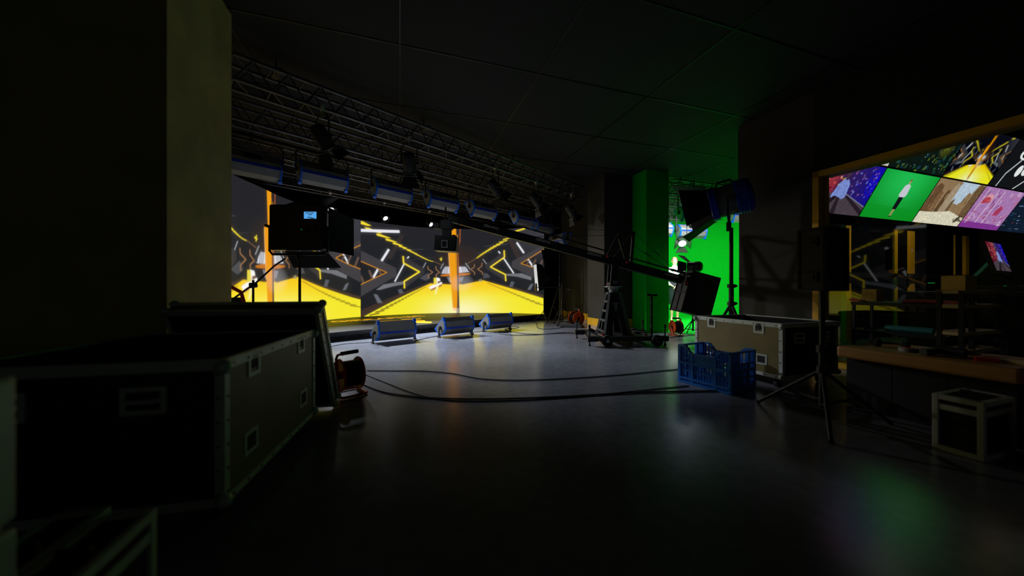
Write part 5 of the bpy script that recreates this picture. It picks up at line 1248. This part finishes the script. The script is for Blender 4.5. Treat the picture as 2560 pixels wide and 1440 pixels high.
mic = thing('microphone', 'bronze studio microphone on the boom before the white softbox', 'microphone', tuple(mp))
b = B(); b.lathe([(0, .1), (.02, .095), (.03, .075), (.03, .0)], seg=18); b.build('grille', 'grey', mic, smooth=True)
b = B(); b.lathe([(.03, 0), (.031, -.07), (.022, -.1), (0, -.105)], seg=18); b.build('body', 'bronze', mic, smooth=True)
b = B(); b.lathe([(.033, -.004), (.033, .01)], seg=18); b.cyl((.03, 0, 0), iv.inverted() @ (r5(1348, 719)) + ms - mp, .008); b.build('shock_ring', 'bronze', mic)
th_ = Vector((1.27, 9.05, 0))
ts = stand('light_stand', 'tall black stand behind the microphone stand holding a blue striped panel light', 'light stand', 2.2, 1.05, .34, .015, loc=tuple(th_), rz=.1)
k_ = dup(first, 'blue striped panel light on the tall stand behind the crane arm', tuple(A(1405, 604, 8.95)), rot=(Matrix.Rotation(-1.1, 3, 'Z') @ Matrix.Rotation(1.1, 3, 'X')).to_euler(), group='')
del k_['group']
fl_b = thing('black_flag', 'black cloth flag under the crane arm, right of the LED screen', 'flag', tuple(A(1378, 636, 9.3)))
b = B(); b.box((0, 0, 0), (.48, .012, .34), Matrix.Rotation(-.2, 3, 'Y')); b.build('cloth', 'curtain', fl_b)
b = B(); b.cyl((-.22, 0, -.13), (.27, 0, -.02), .01); b.cyl((.0, 0, .16), (.26, 0, .25), .008); b.build('rod', 'dark_metal', fl_b)
# odds on the floor at the wall foot
g = G(1434, 818)
tt = thing('tool_tray', 'low grey tool tray on the floor at the side wall', 'tool tray', (g.x - .06, g.y - .02, 0), -.35)
b = B(); b.box((0, 0, .035), (.5, .24, .07), bev=.008); b.box((.14, -.02, .09), (.12, .18, .05), Matrix.Rotation(.3, 3, 'X')); b.build('tray', 'toolgrey', tt)
b = B(); b.tube([(-.2, 0, .07), (-.2, 0, .13), (.02, 0, .13), (.02, 0, .07)], .012); b.build('handle', 'black', tt)
g = G(1413, 806)
wb_ = thing('cable_coil', 'small white coil of cable lying beside the orange reel', 'cable coil', (g.x, g.y, 0.))
b = B()
for k in range(4): b.tube([(.09 * math.cos(t) * (1 - .1 * k), .09 * math.sin(t) * (1 - .1 * k), .014 + .018 * k) for t in np.linspace(0, 2 * PI, 20)[:-1]], .013, 6, True)
b.build('loop', 'white', wb_, smooth=True)

# ------------------------------------------------------------------ green studio
gpl = []
GP = [(1726, 577, 8.2, 'blue striped panel light hanging before the green backdrop'), (1645, 569, 8.0, 'blue striped panel light half hidden by the green column'), (1735, 533, 7.4, 'blue striped panel light at the top of the green studio, behind the big lamp'), (1856, 538, 8.6, 'blue striped panel light behind the stand of the big lamp'), (1905, 532, 7.3, 'added unseen fill panel light for the green studio, behind the right wall panel')]  # last entry is an unseen fixture added to light the studio from the front
for i, (px, py, Y, lb) in enumerate(GP):
    p_ = A(px, py, Y)
    e = Matrix.Rotation(.1 + (.25 if i == 1 else -.25 if i == 4 else 0), 3, 'Z') @ Matrix.Rotation(math.radians(46 if i < 4 else 52), 3, 'X')
    if i == 0:
        gp_ = panel_light('hanging_panel_light', lb, 'panel light', 'panel_on', 'panel lights of the green studio')
        yoke_up(gp_, Matrix.Rotation(math.radians(46), 3, 'X'), 3.02 - p_.z)
        gp_.location = p_ - e @ Vector((0, 0, .1)); gp_.rotation_euler = e.to_euler(); gpl.append(gp_)
    else:
        gpl.append(dup(gp_, lb, tuple(p_ - e @ Vector((0, 0, .1))), rot=e.to_euler()))
p_ = A(1704, 603, 7.9)
e = aim((-.2, -.75, -.62))
gf = fresnel('hanging_spotlight', 'glowing white spotlight with open barn doors in the green studio', r=.088, L=.22, lens='lamp_on', doors='silver', flap=.13, spread=50)
fres_yoke(gf, .088, e.inverted() @ Vector((0, 0, 1)), 3.02 - p_.z)
gf.location = p_; gf.rotation_euler = e.to_euler()
# fresnel on a low stand
sf = Vector((3.5, 6.6, 0))
stand('light_stand', 'thin black stand under the barn door lamp beside the crane weight box', 'light stand', 1.24, .32, .36, .012, loc=tuple(sf), rz=.9)
e = aim((-.62, .75, .02))
bf = fresnel('stand_spotlight', 'black barn door lamp on a thin stand, just above the crane weight box', r=.095, L=.24, lens='lamp_small', flap=.2, body='gloss_black', spread=40)
bf.location = A(1737, 667, 6.6); bf.rotation_euler = e.to_euler()
for k, ch in enumerate([c for c in bf.children if c.name.startswith('barn_door')]):
    pass
b = B(); ui = e.inverted() @ Vector((0, 0, -1)); b.tube([Vector((-.12, 0, 0)), Vector((-.12, 0, 0)) + ui * .1, ui * .13, Vector((.12, 0, 0)) + ui * .1, Vector((.12, 0, 0))], .009); b.cyl(ui * .12, ui * .2, .016); b.build('yoke', 'black', bf)
# big lamp on tall stand
bs = Vector((2.955, 4.6, 0))
stand('light_stand', 'tall black stand of the big blue lamp behind the right flight case', 'light stand', 1.74, .72, .38, .024, loc=tuple(bs), rz=.2)
e = aim((-.8, .55, -.2))
bl = fresnel('large_spotlight', 'large blue and grey studio lamp with black barn doors on a tall stand', r=.205, L=.46, body='grey', lens='diffuser', doors='matte_black', flap=.42, ring='blue', spread=22)
bl.location = A(1822, 500, 4.6); bl.rotation_euler = e.to_euler()
b = B(); b.lathe([(.1, .28), (.2, .26), (.225, .2), (.222, .09), (.21, .08)], seg=24); b.build('rear_cap', 'blue', bl, smooth=True)
b = B()
for k in range(4): b.lathe([(.226, .1 + k * .03), (.232, .105 + k * .03), (.226, .11 + k * .03)], seg=24, cap=False)
b.build('cap_rib', 'blue', bl)
ui = e.inverted() @ Vector((0, 0, -1)); b = B(); s_ = Vector((1, 0, 0)); s_ = (s_ - ui * s_.dot(ui)).normalized()
b.beam(-s_ * .25, -s_ * .25 + ui * .26, .05, .02); b.beam(s_ * .25, s_ * .25 + ui * .26, .05, .02); b.beam(-s_ * .25 + ui * .25, ui * .33, .05, .02); b.beam(s_ * .25 + ui * .25, ui * .33, .05, .02); b.cyl(ui * .3, ui * .42, .03); b.build('yoke', 'black', bl)
b = B(); b.tube([(0, .2, .1), (0, .27, .06), (0, .27, -.08), (0, .2, -.12)], .014); b.build('carry_handle', 'black', bl)
b = B(); b.box((-.1, -.18, .02), (.08, .03, .05)); b.build('type_plate', 'silver', bl)

# ------------------------------------------------------------------ right side: stand with cabinet
es_ = Vector((2.161, 2.378, 0))
stand('light_stand', 'black tripod stand carrying the dark cabinet at right', 'light stand', .92, .36, .42, .016, loc=tuple(es_), rz=-.62)
ec = thing('equipment_cabinet', 'dark boxy cabinet on a tripod stand before the control room window', 'equipment cabinet', (2.161, 2.378, 1.124), ROOM)
B().box((0, 0, 0), (.24, .15, .42), bev=.01).build('body', 'black', ec)
b = B(); b.frame(.25, .43, .016, .012, Matrix.Translation((0, -.076, 0)) @ Matrix.Rotation(PI / 2, 4, 'X')); b.build('front_frame', 'dark_metal', ec)
b = B(); b.frame(.16, .43, .012, .01, Matrix.Translation((-.12, 0, 0)) @ Matrix.Rotation(-PI / 2, 4, 'Z') @ Matrix.Rotation(PI / 2, 4, 'X')); b.build('side_frame', 'dark_metal', ec)
for z in (-.12, .12):
    q = B(); q.box((-.125, .0, z), (.012, .09, .07), bev=.003); q.box((-.133, .0, z), (.01, .05, .03)); q.build('latch_plate', 'dark_metal', ec)
b = B(); b.box((-.085, -.0785, -.175), (.056, .004, .036)); b.build('sticker', 'teal', ec)
b = B(); b.cyl((.12, 0, .08), (.145, 0, .08), .018); b.build('side_knob', 'black', ec)
b = B(); b.cyl((0, 0, -.21), (0, 0, -.3), .02); b.build('pole_socket', 'black', ec)

# workbench
WB0 = Vector((2.65, 2.72, 0)); wd = Vector((.312, -.95, 0)).normalized(); wn = Vector((.95, .312, 0))
bench = thing('workbench', 'low workbench with a thick brown wooden top and black front panels', 'workbench', tuple(WB0), math.atan2(wd.y, wd.x))
# local x along the front edge (towards the viewer), local y away from the aisle
BLn, BD = .8, .56
b = B(); b.box((BLn / 2, BD / 2 - .02, .425), (BLn + .06, BD + .06, .09), bev=.02); b.build('worktop', 'wood', bench)
for k in range(3):
    b = B(); b.box(((k + .5) * BLn / 3, .03, .195), (BLn / 3 - .006, .02, .37)); b.build('front_panel', 'matte_black', bench)
b = B(); b.box((.012, BD / 2 + .02, .195), (.024, BD - .05, .37)); b.box((BLn - .012, BD / 2 + .02, .195), (.024, BD - .05, .37)); b.box((BLn / 2, BD - .03, .195), (BLn, .02, .37)); b.build('side_panel', 'matte_black', bench)
TOPZ = .47
def bw(x, y, z=TOPZ): return WB0 + wd * x + wn * y + Vector((0, 0, z))
# two tier rack standing on the back of the bench
rk = thing('tool_rack', 'two tier dark metal rack standing behind the workbench', 'rack', tuple(bw(-.37, .82, 0)), math.atan2(wd.y, wd.x))
RL = .6
for z, nm in ((.53, 'lower_shelf'), (.79, 'upper_shelf')):
    b = B(); b.box((RL / 2, .14, z), (RL, .3, .012)); b.box((RL / 2, -.01, z - .008), (RL, .012, .03)); b.box((RL / 2, .29, z - .008), (RL, .012, .03)); b.build(nm, 'dark_metal', rk)
for x in (.015, RL - .015):
    for y in (0, .28): B().box((x, y, .4), (.02, .02, .8)).build('leg', 'dark_metal', rk)
def bwr(x, y, z): return WB0 + wd * (x - .37) + wn * (.82 + y) + Vector((0, 0, (.796 if z > .3 else .536)))
hd = math.atan2(wd.y, wd.x)


def small(name, label, cat, loc, rz=0.):
    return thing(name, label, cat, tuple(loc), hd + rz)


t = small('cable_bundle', 'salmon and blue cable bundle on the upper shelf of the rack', 'cable bundle', bwr(.5, .04, .332))
b = B(); b.tube([(-.16, .0, .016), (-.05, .02, .024), (.08, .0, .018), (.2, -.02, .016)], .016); b.build('salmon_cable', M_s if False else 'lip', t, smooth=True)
b = B(); b.tube([(-.18, .04, .014), (-.04, .05, .014), (.1, .03, .014)], .014); b.build('blue_cable', 'blue', t, smooth=True)
t = small('cutting_mat', 'teal cutting mat lying on the upper shelf of the rack', 'mat', bwr(.2, .1, .331))
B().box((0, 0, .004), (.3, .2, .008)).build('mat', 'teal', t)
t = small('ruler', 'pale flat ruler at the back of the upper shelf of the rack', 'ruler', bwr(.52, .22, .331))
B().box((0, 0, .012), (.34, .03, .012)).build('strip', 'white', t)
t = small('tool_roll', 'dark green tool roll on the lower shelf of the rack', 'tool roll', bwr(.36, .1, .141))
B().lathe([(.0, 0), (.026, 0), (.026, .3), (0, .3)], Matrix.Translation((-.16, 0, .027)) @ Matrix.Rotation(PI / 2, 4, 'Y') , 16).build('roll', 'green_paint' if False else 'teal', t, smooth=True)
for k, (x, lb) in enumerate([(.12, 'grey hand tool on the lower shelf, at its far end'), (.62, 'grey hand tool on the lower shelf, at its near end')]):
    t = small('hand_tool', lb, 'hand tool', bwr(x, .06, .141), .2)
    B().cyl((-.05, 0, .014), (.03, 0, .014), .012).build('handle', 'rubber', t); B().cyl((.03, 0, .014), (.11, 0, .014), .006).build('shaft', 'steel', t)
for x, lb in ((.02, 'red spring clamp on the far end of the rack'), (-.03, 'red spring clamp hanging beside the tripod stand')):
    t = small('spring_clamp', lb, 'clamp', bwr(x + .03, -.01 if x > 0 else .27, .331)); b = B(); b.beam((-.06, 0, .02), (.02, .0, .012), .02, .016); b.beam((-.06, .03, .034), (.02, 0.01, .012), .02, .016); b.build('arm', 'red', t); B().box((.035, 0, .012), (.03, .02, .016)).build('jaw', 'black', t)
t = small('carton', 'yellow cardboard box on the far end of the rack', 'cardboard box', bwr(.06, .2, .331)); B().box((0, 0, .06), (.11, .12, .12)).build('box', 'carton', t); B().box((0, 0, .121), (.14, .03, .002)).build('tape_strip', 'pale_wood', t)
t = small('headphones', 'black headphones lying on the workbench top', 'headphones', bw(.18, .2)); b = B(); b.tube([(.08 * math.cos(a), .0 + .07 * math.sin(a), .03) for a in np.linspace(.2, PI - .2, 12)], .008); b.build('band', 'black', t)
for s in (-1, 1): B().cyl((s * .08 - .012, .01, .03), (s * .08 + .012, .01, .03), .032).build('ear_cup', 'matte_black', t)
t = small('tape_roll', 'small roll of silver tape with an orange edge on the workbench', 'tape roll', bw(.3, .14)); B().lathe([(.03, 0), (.05, 0), (.05, .026), (.03, .026), (.03, 0)], seg=22, cap=False).build('tape', 'silver', t, smooth=True); B().lathe([(.026, 0), (.03, 0), (.03, .03), (.026, .03), (.026, 0)], seg=22, cap=False).build('core', 'orange', t, smooth=True)
t = small('power_drill', 'black power drill lying on the workbench top', 'power drill', bw(.5, .16)); b = B(); b.cyl((-.08, 0, .035), (.06, 0, .035), .03); b.beam((-.05, 0, .03), (-.08, -.13, .022), .035, .04); b.build('body', 'black', t); B().cyl((.06, 0, .035), (.12, 0, .035), .016, .008).build('chuck', 'steel', t)
t = small('screwdriver', 'red handled screwdriver on the workbench top', 'screwdriver', bw(.62, .09), .5); B().cyl((0, 0, .014), (.09, 0, .014), .013).build('handle', 'red', t); B().cyl((.09, 0, .014), (.19, 0, .014), .004).build('blade', 'steel', t)
t = small('plank', 'pale wooden offcut lying near the front of the workbench', 'plank', bw(.8, .2), .06); B().box((0, 0, .012), (.36, .1, .022)).build('board', 'pale_wood', t)
t = small('work_glove', 'red work glove at the near end of the workbench', 'glove', bw(.95, .12)); b = B(); b.box((0, 0, .018), (.09, .1, .03), bev=.01)
for k in range(4): b.tube([(.04, -.036 + k * .024, .018), (.08, -.04 + k * .027, .016), (.105 - .01 * abs(k - 1.5), -.042 + k * .028, .012)], .011, 7)
b.tube([(-.01, .045, .018), (.03, .075, .016), (.055, .085, .013)], .012, 7); b.build('fabric', 'red', t, smooth=True)

# shelf frame with pale boards behind the bench
sf0 = Vector((3.36, 2.55, 0))
sh_ = thing('shelf_frame', 'open dark metal shelf with pale wooden boards beside the control room window', 'shelf', tuple(sf0), ROOM)
for x in (0, .14, .52):
    for y in (0, .11): 
        if x == .14 and y: continue
        B().box((x, y, .455), (.026, .026, .91)).build('post', 'dark_metal', sh_)
for z in (.45, .585, .79, .9):
    B().box((.26, .055, z), (.54, .14, .026)).build('board', 'pale_wood', sh_)
t = thing('carton', 'yellow cardboard box on top of the open shelf', 'cardboard box', (sf0.x + .09, sf0.y + .085, .914), ROOM); B().box((0, 0, .055), (.17, .12, .11)).build('box', 'carton', t); B().box((0, 0, .1105), (.17, .035, .001)).build('tape_strip', 'pale_wood', t)

# control room desk and screens
dk = Vector((4.75, 3.35, 0)) + R2 * .2
desk = thing('control_desk', 'dark control desk behind the window', 'desk', tuple(dk), ROOM)
B().box((.5, .3, .87), (1.5, .7, .04), bev=.01).build('desktop', 'black', desk)
for x in (-.22, 1.22):
    B().box((x, .3, .425), (.05, .6, .85)).build('leg', 'black', desk)
def tri_mon(name, label, o, u, v, w_, h, kind, px=(150, 84), bez=.02, parentless=True, st=1.):
    pass


BM = Vector((5.07, 5.0, 1.97)); mu = R2.copy(); mv = Vector((.142, -.43, .89)).normalized(); mn = mu.cross(mv)
MW, MH = 1.33, .70
mons = [(-1, 0, 'city', 'wall monitor with a pink and blue night street, lower row at the left end'), (0, 0, 'green', 'wall monitor with a standing person on green, lower row'), (1, 0, 'canyon', 'wall monitor with brown rock pillars and pale sand, lower row'), (2, 0, 'pink', 'wall monitor with a pink and violet town, lower row'), (3, 0, 'circuit', 'wall monitor with dark blue machinery, lower row at the right end'),
        (-1, 1, 'beige', 'wall monitor with a blurred beige picture, upper row at the left end'), (0, 1, 'jungle', 'wall monitor with a dark colourful jungle, upper row'), (1, 1, 'led', 'wall monitor with the yellow runway picture, upper row'), (2, 1, 'dark', 'wall monitor with white shapes on black, upper row'), (3, 1, 'circuit', 'wall monitor with dark blue machinery, upper row at the right end')]
MM = screen_mat('monitor_pixels', 1.2)
for i, j, kind, lb in mons:
    o = BM + mu * (i * MW) + mv * (j * MH)
    t = thing('wall_monitor', lb, 'monitor', tuple(o), group='wall of monitors in the control room')
    R_ = Matrix((mu, mv, mn)).transposed()
    b = B(); b.box(R_ @ Vector((MW / 2, MH / 2, -.035)), (MW - .004, MH - .004, .06), R_); b.build('housing', 'matte_black', t)
    im = draw_led(170, 90) if kind == 'led' else tile(kind)
    if kind == 'led': im = np.clip((im - .012) * 1.15, 0, 1)
    screen_obj('screen', im, lambda u, v: np.array([R_ @ Vector((.012 + a * (MW - .024), .012 + c_ * (MH - .024), .001)) for a, c_ in zip(u, v)]), MM, t)
# carrying frame of the monitor wall
mf = thing('monitor_frame', 'black carrying frame below and behind the wall of monitors', 'monitor frame', tuple(BM))
b = B(); R_ = Matrix((mu, mv, mn)).transposed()
b.box(R_ @ Vector((MW * 1.5, -.07, -.04)), (MW * 5, .13, .08), R_)
for k in range(-1, 5): b.box(R_ @ Vector((MW * k + .0, MH, -.1)), (.06, MH * 2, .06), R_)
b.build('rail', 'matte_black', mf)
b = B()
for k in (-.8, 1.5, 3.8): 
    p = R_ @ Vector((MW * k, MH * 2, -.1)); b.cyl(p, Vector((p.x, p.y, CEIL - BM.z)), .025)
b.build('ceiling_rod', 'black', mf)
# desk monitor on an arm
do = A(2492, 676, 3.78); du = Vector((.90, .43, 0)).normalized(); dv = Vector((-.2, .16, 1)).normalized(); dv = (dv - du * dv.dot(du)).normalized(); dn2 = du.cross(dv)
R2_ = Matrix((du, dv, dn2)).transposed()
t = thing('desk_monitor', 'tilted desk monitor with the pink and blue night street at the right edge', 'monitor', tuple(do))
b = B(); b.box(R2_ @ Vector((.3, .17, -.02)), (.64, .38, .035), R2_); b.build('housing', 'black', t)
screen_obj('screen', tile('city', 110, 62), lambda u, v: np.array([R2_ @ Vector((.0 + a * .6, .0 + c_ * .34, .001)) for a, c_ in zip(u, v)]), MM, t)
b = B(); p0 = R2_ @ Vector((.2, .12, -.04)); q_ = Vector((-.12, .12, -.12)); b.beam(p0, q_, .04); b.beam(q_, Vector((-.06, .1, .89 - do.z)), .04); b.build('monitor_arm', 'teal', t)
for k, (x, y, lb) in enumerate([(.12, .1, 'small black mixer with tiny lights on the control desk, left of the monitor'), (.7, .12, 'small black mixer with tiny lights on the control desk, under the monitor')]):
    p = dk + R2 * x + R1 * y; t = thing('mixing_console', lb, 'mixer', (p.x, p.y, .89), ROOM)
    B().box((0, 0, .03), (.3, .2, .06), bev=.006).build('body', 'black', t)
    for c_ in range(3): B().box((-.1 + c_ * .08, -.04, .062), (.03, .012, .006)).build('key', ['white', 'led_red', 'led_green'][c_], t)

# ------------------------------------------------------------------ cables on the floor
def cable(label, pts, r=.008, z=None, group=None):
    P = [G(x, y) for x, y in pts]; out = []
    n = len(P); P2 = [2 * P[0] - P[1]] + P + [2 * P[-1] - P[-2]]
    for i in range(1, n):
        for s in range(8):
            t = s / 8; a, b_, c_, d_ = P2[i - 1], P2[i], P2[i + 1], P2[i + 2]
            out.append(.5 * ((2 * b_) + (c_ - a) * t + (2 * a - 5 * b_ + 4 * c_ - d_) * t * t + (3 * b_ - a - 3 * c_ + d_) * t ** 3) + Vector((0, 0, r * .62 + .001 if z is None else z)))
    out.append(P[-1] + Vector((0, 0, r * .62 + .001 if z is None else z)))
    o = B().tube(out, r * .62, 8).build('power_cable', 'cable', None, smooth=True)
    return tag(o, label, 'cable', group)


cable('thin black cable running straight then dipping, from the red reel to the blue crate', [(918, 928), (980, 928.5), (1060, 929), (1130, 935), (1200, 948), (1270, 952), (1350, 951), (1450, 946), (1560, 938), (1640, 930), (1708, 923)], .009)
cable('thick black cable sweeping in front of the red reel to the blue crate', [(905, 962), (960, 982), (1030, 993), (1100, 998), (1200, 1000), (1300, 998), (1420, 993), (1560, 985), (1680, 981), (1800, 979)], .011)
cable('thin black cable joining the thick one from the red reel', [(915, 938), (960, 956), (1010, 976), (1060, 992), (1120, 1002), (1220, 1004), (1340, 1000), (1480, 990), (1620, 976), (1722, 966)], .008)
cable('thin black cable along the stage front left of the floor lights', [(822, 868), (860, 861), (900, 858), (932, 857)], .008)
cable('thin black cable between the near and middle floor lights', [(1036, 853), (1070, 845), (1102, 839.5)], .008)
cable('thin black cable between the middle and far floor lights', [(1174, 832), (1196, 830), (1218, 828)], .008)
cable('dark cable loop on the floor right of the far floor light', [(1250, 826), (1248, 834), (1270, 838), (1330, 838), (1400, 834), (1452, 836)], .009)
cable('second dark cable from the far floor light towards the crane', [(1262, 824), (1290, 832), (1350, 836.5), (1410, 832), (1460, 833)], .009)
cable('dark cable curl right of the far floor light', [(1268, 819), (1290, 816), (1297, 819), (1280, 822), (1262, 822)], .008)
cable('dark cable from the softbox stand to the grey tool tray', [(1342, 806), (1343, 818), (1356, 823), (1380, 823), (1410, 819)], .009)
cable('dark cable on the floor at the green studio entrance', [(1648, 846), (1690, 843), (1735, 838), (1790, 836)], .009)

# ------------------------------------------------------------------ person in the green studio
PX = A(1686.5, 720, 9.5)
pe = Vector((PX.x, PX.y, .014))
face_dir = Vector((-pe.x, -pe.y, 0)).normalized()
person = thing('person', 'person in a white blouse and dark skirt standing with clasped hands before the green backdrop', 'person', tuple(pe), math.atan2(face_dir.y, face_dir.x) + PI / 2)


def skin(name, V_, E_, m, parent, sub=2, root=0):
    me = bpy.data.meshes.new(name); me.from_pydata([v[:3] for v in V_], E_, []); o = bpy.data.objects.new(name, me); COL.objects.link(o)
    s = o.modifiers.new('skin', 'SKIN'); s.use_smooth_shade = True; s.branch_smoothing = .3
    for i, v in enumerate(V_):
        r_ = v[3]; me.skin_vertices[0].data[i].radius = r_ if isinstance(r_, tuple) else (r_, r_)
    me.skin_vertices[0].data[root].use_root = True
    d_ = o.modifiers.new('sub', 'SUBSURF'); d_.levels = sub; d_.render_levels = sub
    dg = bpy.context.evaluated_depsgraph_get(); me2 = bpy.data.meshes.new_from_object(o.evaluated_get(dg)); bpy.data.objects.remove(o)
    me2.materials.clear(); me2.materials.append(M[m]); me2.name = name
    me2.polygons.foreach_set('use_smooth', [True] * len(me2.polygons))
    o = bpy.data.objects.new(name, me2); COL.objects.link(o); o.parent = parent
    return o


BV = []; BE = []


def bv(x, y, z, r_, par=None):
    BV.append((x, y, z, r_)); i = len(BV) - 1
    if par is not None: BE.append((par, i))
    return i


pel = bv(0, 0, .98, (.13, .1)); wai = bv(0, -.005, 1.12, (.105, .08), pel); che = bv(0, -.005, 1.3, (.125, .095), wai); col_ = bv(0, .005, 1.44, (.1, .075), che)
nk = bv(0, .0, 1.5, .05, col_); nk2 = bv(0, -.01, 1.545, .048, nk); chin = bv(0, -.025, 1.59, (.055, .06), nk2); hd_ = bv(0, -.012, 1.655, (.07, .088), chin); cr = bv(0, -.002, 1.72, (.062, .078), hd_); tp_ = bv(0, .004, 1.757, (.03, .038), cr)
for s in (-1, 1):
    sh0 = bv(s * .13, .005, 1.425, .055, col_); sh1 = bv(s * .185, .005, 1.39, .05, sh0); el = bv(s * .235, .0, 1.13, .039, sh1); fo = bv(s * .16, -.12, 1.035, .034, el); wr = bv(s * .07, -.19, .985, .023, fo)
    pa = bv(s * .035, -.205, .955, (.026, .018), wr)
    for k, (fx, fz, ln) in enumerate([(.012, .012, .05), (.002, .004, .056), (-.008, -.004, .052), (-.016, -.012, .042)]):
        k1 = bv(s * (.022 + fx * .4) - s * .012, -.214 - .006 * k * s, .93 + fz * .6, .0095, pa); k2 = bv(s * (.006 + fx * .4) - s * .02, -.21 - .006 * k * s, .93 + fz - ln * .55, .0085, k1); bv(-s * .02, -.2 - .005 * k * s, .925 + fz - ln * .9, .0075, k2)
    t1 = bv(s * .02, -.225, .95, .011, pa); bv(-s * .004, -.232, .925, .0095, t1)
    hp_ = bv(s * .085, 0, .9, .082, pel); kn = bv(s * .075, -.012, .5, .052, hp_); cf = bv(s * .073, .012, .34, .05, kn); an = bv(s * .072, .02, .12, .031, cf); he = bv(s * .072, .0, .075, .03, an); to = bv(s * .078, -.09, .032, .03, he); bv(s * .08, -.15, .024, .022, to)
body = skin('body', BV, BE, 'skin', person)
b = B(); b.sphere((0, -.108, 1.645), .011, 10, 8, (.75, .9, 1.5)); b.build('nose', 'skin', body, smooth=True)
for s in (-1, 1):
    b = B(); b.sphere((s * .029, -.09, 1.668), .0095, 10, 8, (1.3, .5, .7)); b.build('eye', 'eye', body, smooth=True)
    b = B(); b.sphere((s * .03, -.093, 1.688), .008, 8, 6, (2., .5, .4)); b.build('eyebrow', 'hair', body, smooth=True)
    b = B(); b.sphere((s * .074, .0, 1.655), .018, 10, 8, (.4, .8, 1.4)); b.build('ear', 'skin', body, smooth=True)
b = B(); b.sphere((0, -.094, 1.612), .009, 10, 8, (2., .6, .7)); b.build('mouth', 'lip', body, smooth=True)
# hair combed back
hb = B(); hb.sphere((0, .008, 1.685), .092, 20, 14, (.88, 1.08, 1.06))
dead = [v for v in hb.bm.verts if v.co.y < -.05 and v.co.z < 1.735 or v.co.z < 1.6 or (v.co.y < -.01 and v.co.z < 1.66)]
bmesh.ops.delete(hb.bm, geom=dead, context='VERTS'); hb.sphere((0, .1, 1.69), .042, 12, 8); hb.build('hair', 'hair', person, smooth=True)
CVs = [(0, 0, 1.06, (.135, .108)), (0, 0, 1.18, (.128, .105)), (0, -.005, 1.32, (.14, .112)), (0, .005, 1.43, (.105, .08)), (0, .0, 1.51, (.07, .064)), (0, -.01, 1.57, (.06, .06))]; CE = [(0, 1), (1, 2), (2, 3), (3, 4), (4, 5)]
for s in (-1, 1):
    n0 = len(CVs); CVs += [(s * .13, .005, 1.432, .07), (s * .195, .005, 1.392, .068), (s * .245, .0, 1.13, .062), (s * .165, -.115, 1.045, .052), (s * .095, -.172, 1.0, .034)]
    CE += [(3, n0), (n0, n0 + 1), (n0 + 1, n0 + 2), (n0 + 2, n0 + 3), (n0 + 3, n0 + 4)]
skin('blouse', CVs, CE, 'blouse', person)
kb = B(); kb.lathe([(.128, 1.1), (.15, 1.02), (.175, .92), (.17, .75), (.15, .5), (.142, .46), (.13, .46)], Matrix.Diagonal((1, .78, 1, 1)), 28, cap=False); kb.build('skirt', 'skirt', person, smooth=True)
for s in (-1, 1):
    b = B(); b.prism([(-.03, -.17), (.03, -.17), (.036, -.1), (.03, .0), (.027, .045), (-.027, .045), (-.03, 0), (-.036, -.1)], .02, Matrix.Translation((s * .077, 0, .0)) @ Matrix.Rotation(.0, 4, 'X')); b.box((s * .074, .03, .045), (.03, .03, .09)); b.box((s * .076, -.02, .05), (.055, .12, .05), Matrix.Rotation(.5, 3, 'X')); b.build('shoe', 'shoe', person)

GL = bpy.data.lights.new('panel_lamp', 'AREA'); GL.shape = 'RECTANGLE'; GL.size = .58; GL.size_y = .28; GL.energy = GREEN_W; GL.color = (.96, 1, .98)
GL2 = GL.copy(); GL2.energy = GREEN_W * .28
for i, o_ in enumerate(gpl):
    q_ = bpy.data.objects.new('panel_lamp', GL2 if i in (2, 4) else GL); COL.objects.link(q_); q_.parent = o_; q_.location = (0, 0, -.03)
# ------------------------------------------------------------------ lamps that are switched on
def lamp(kind, loc, d, energy, col=(1, 1, 1), size=.5, sy=None, spot=90, name='lamp'):
    l = bpy.data.lights.new(name, kind); l.energy = energy; l.color = col
    if kind == 'AREA': l.shape = 'RECTANGLE'; l.size = size; l.size_y = sy or size
    if kind == 'SPOT': l.spot_size = math.radians(spot); l.spot_blend = .7; l.shadow_soft_size = size
    o = bpy.data.objects.new(name, l); COL.objects.link(o); o.location = loc; o.rotation_euler = aim(d).to_euler()
    return o


lamp('SPOT', A(1704, 603, 7.9) + Vector((-.04, -.2, -.16)), (-.1, -.55, -.75), 5, (1, 1, 1), .1, 120, name='studio_spot')

# unseen lamp added behind the monitor wall just to brighten the yellow posts
hl = W(2.75, 8.1, 3.0); e = aim(W(3.9, 8.9, .7) - hl)
cl = fresnel('hanging_spotlight', 'added unseen spotlight behind the wall monitors, lighting the yellow posts', r=.07, L=.2, flap=.1)
fres_yoke(cl, .07, e.inverted() @ Vector((0, 0, 1)), CEIL - hl.z)
cl.location = hl; cl.rotation_euler = e.to_euler()
l = bpy.data.lights.new('spot_lamp', 'SPOT'); l.energy = 60; l.spot_size = math.radians(120); l.spot_blend = .6; l.shadow_soft_size = .05; l.color = (1., .86, .6)
lo = bpy.data.objects.new('spot_lamp', l); COL.objects.link(lo); lo.parent = cl; lo.location = (0, 0, -.13)
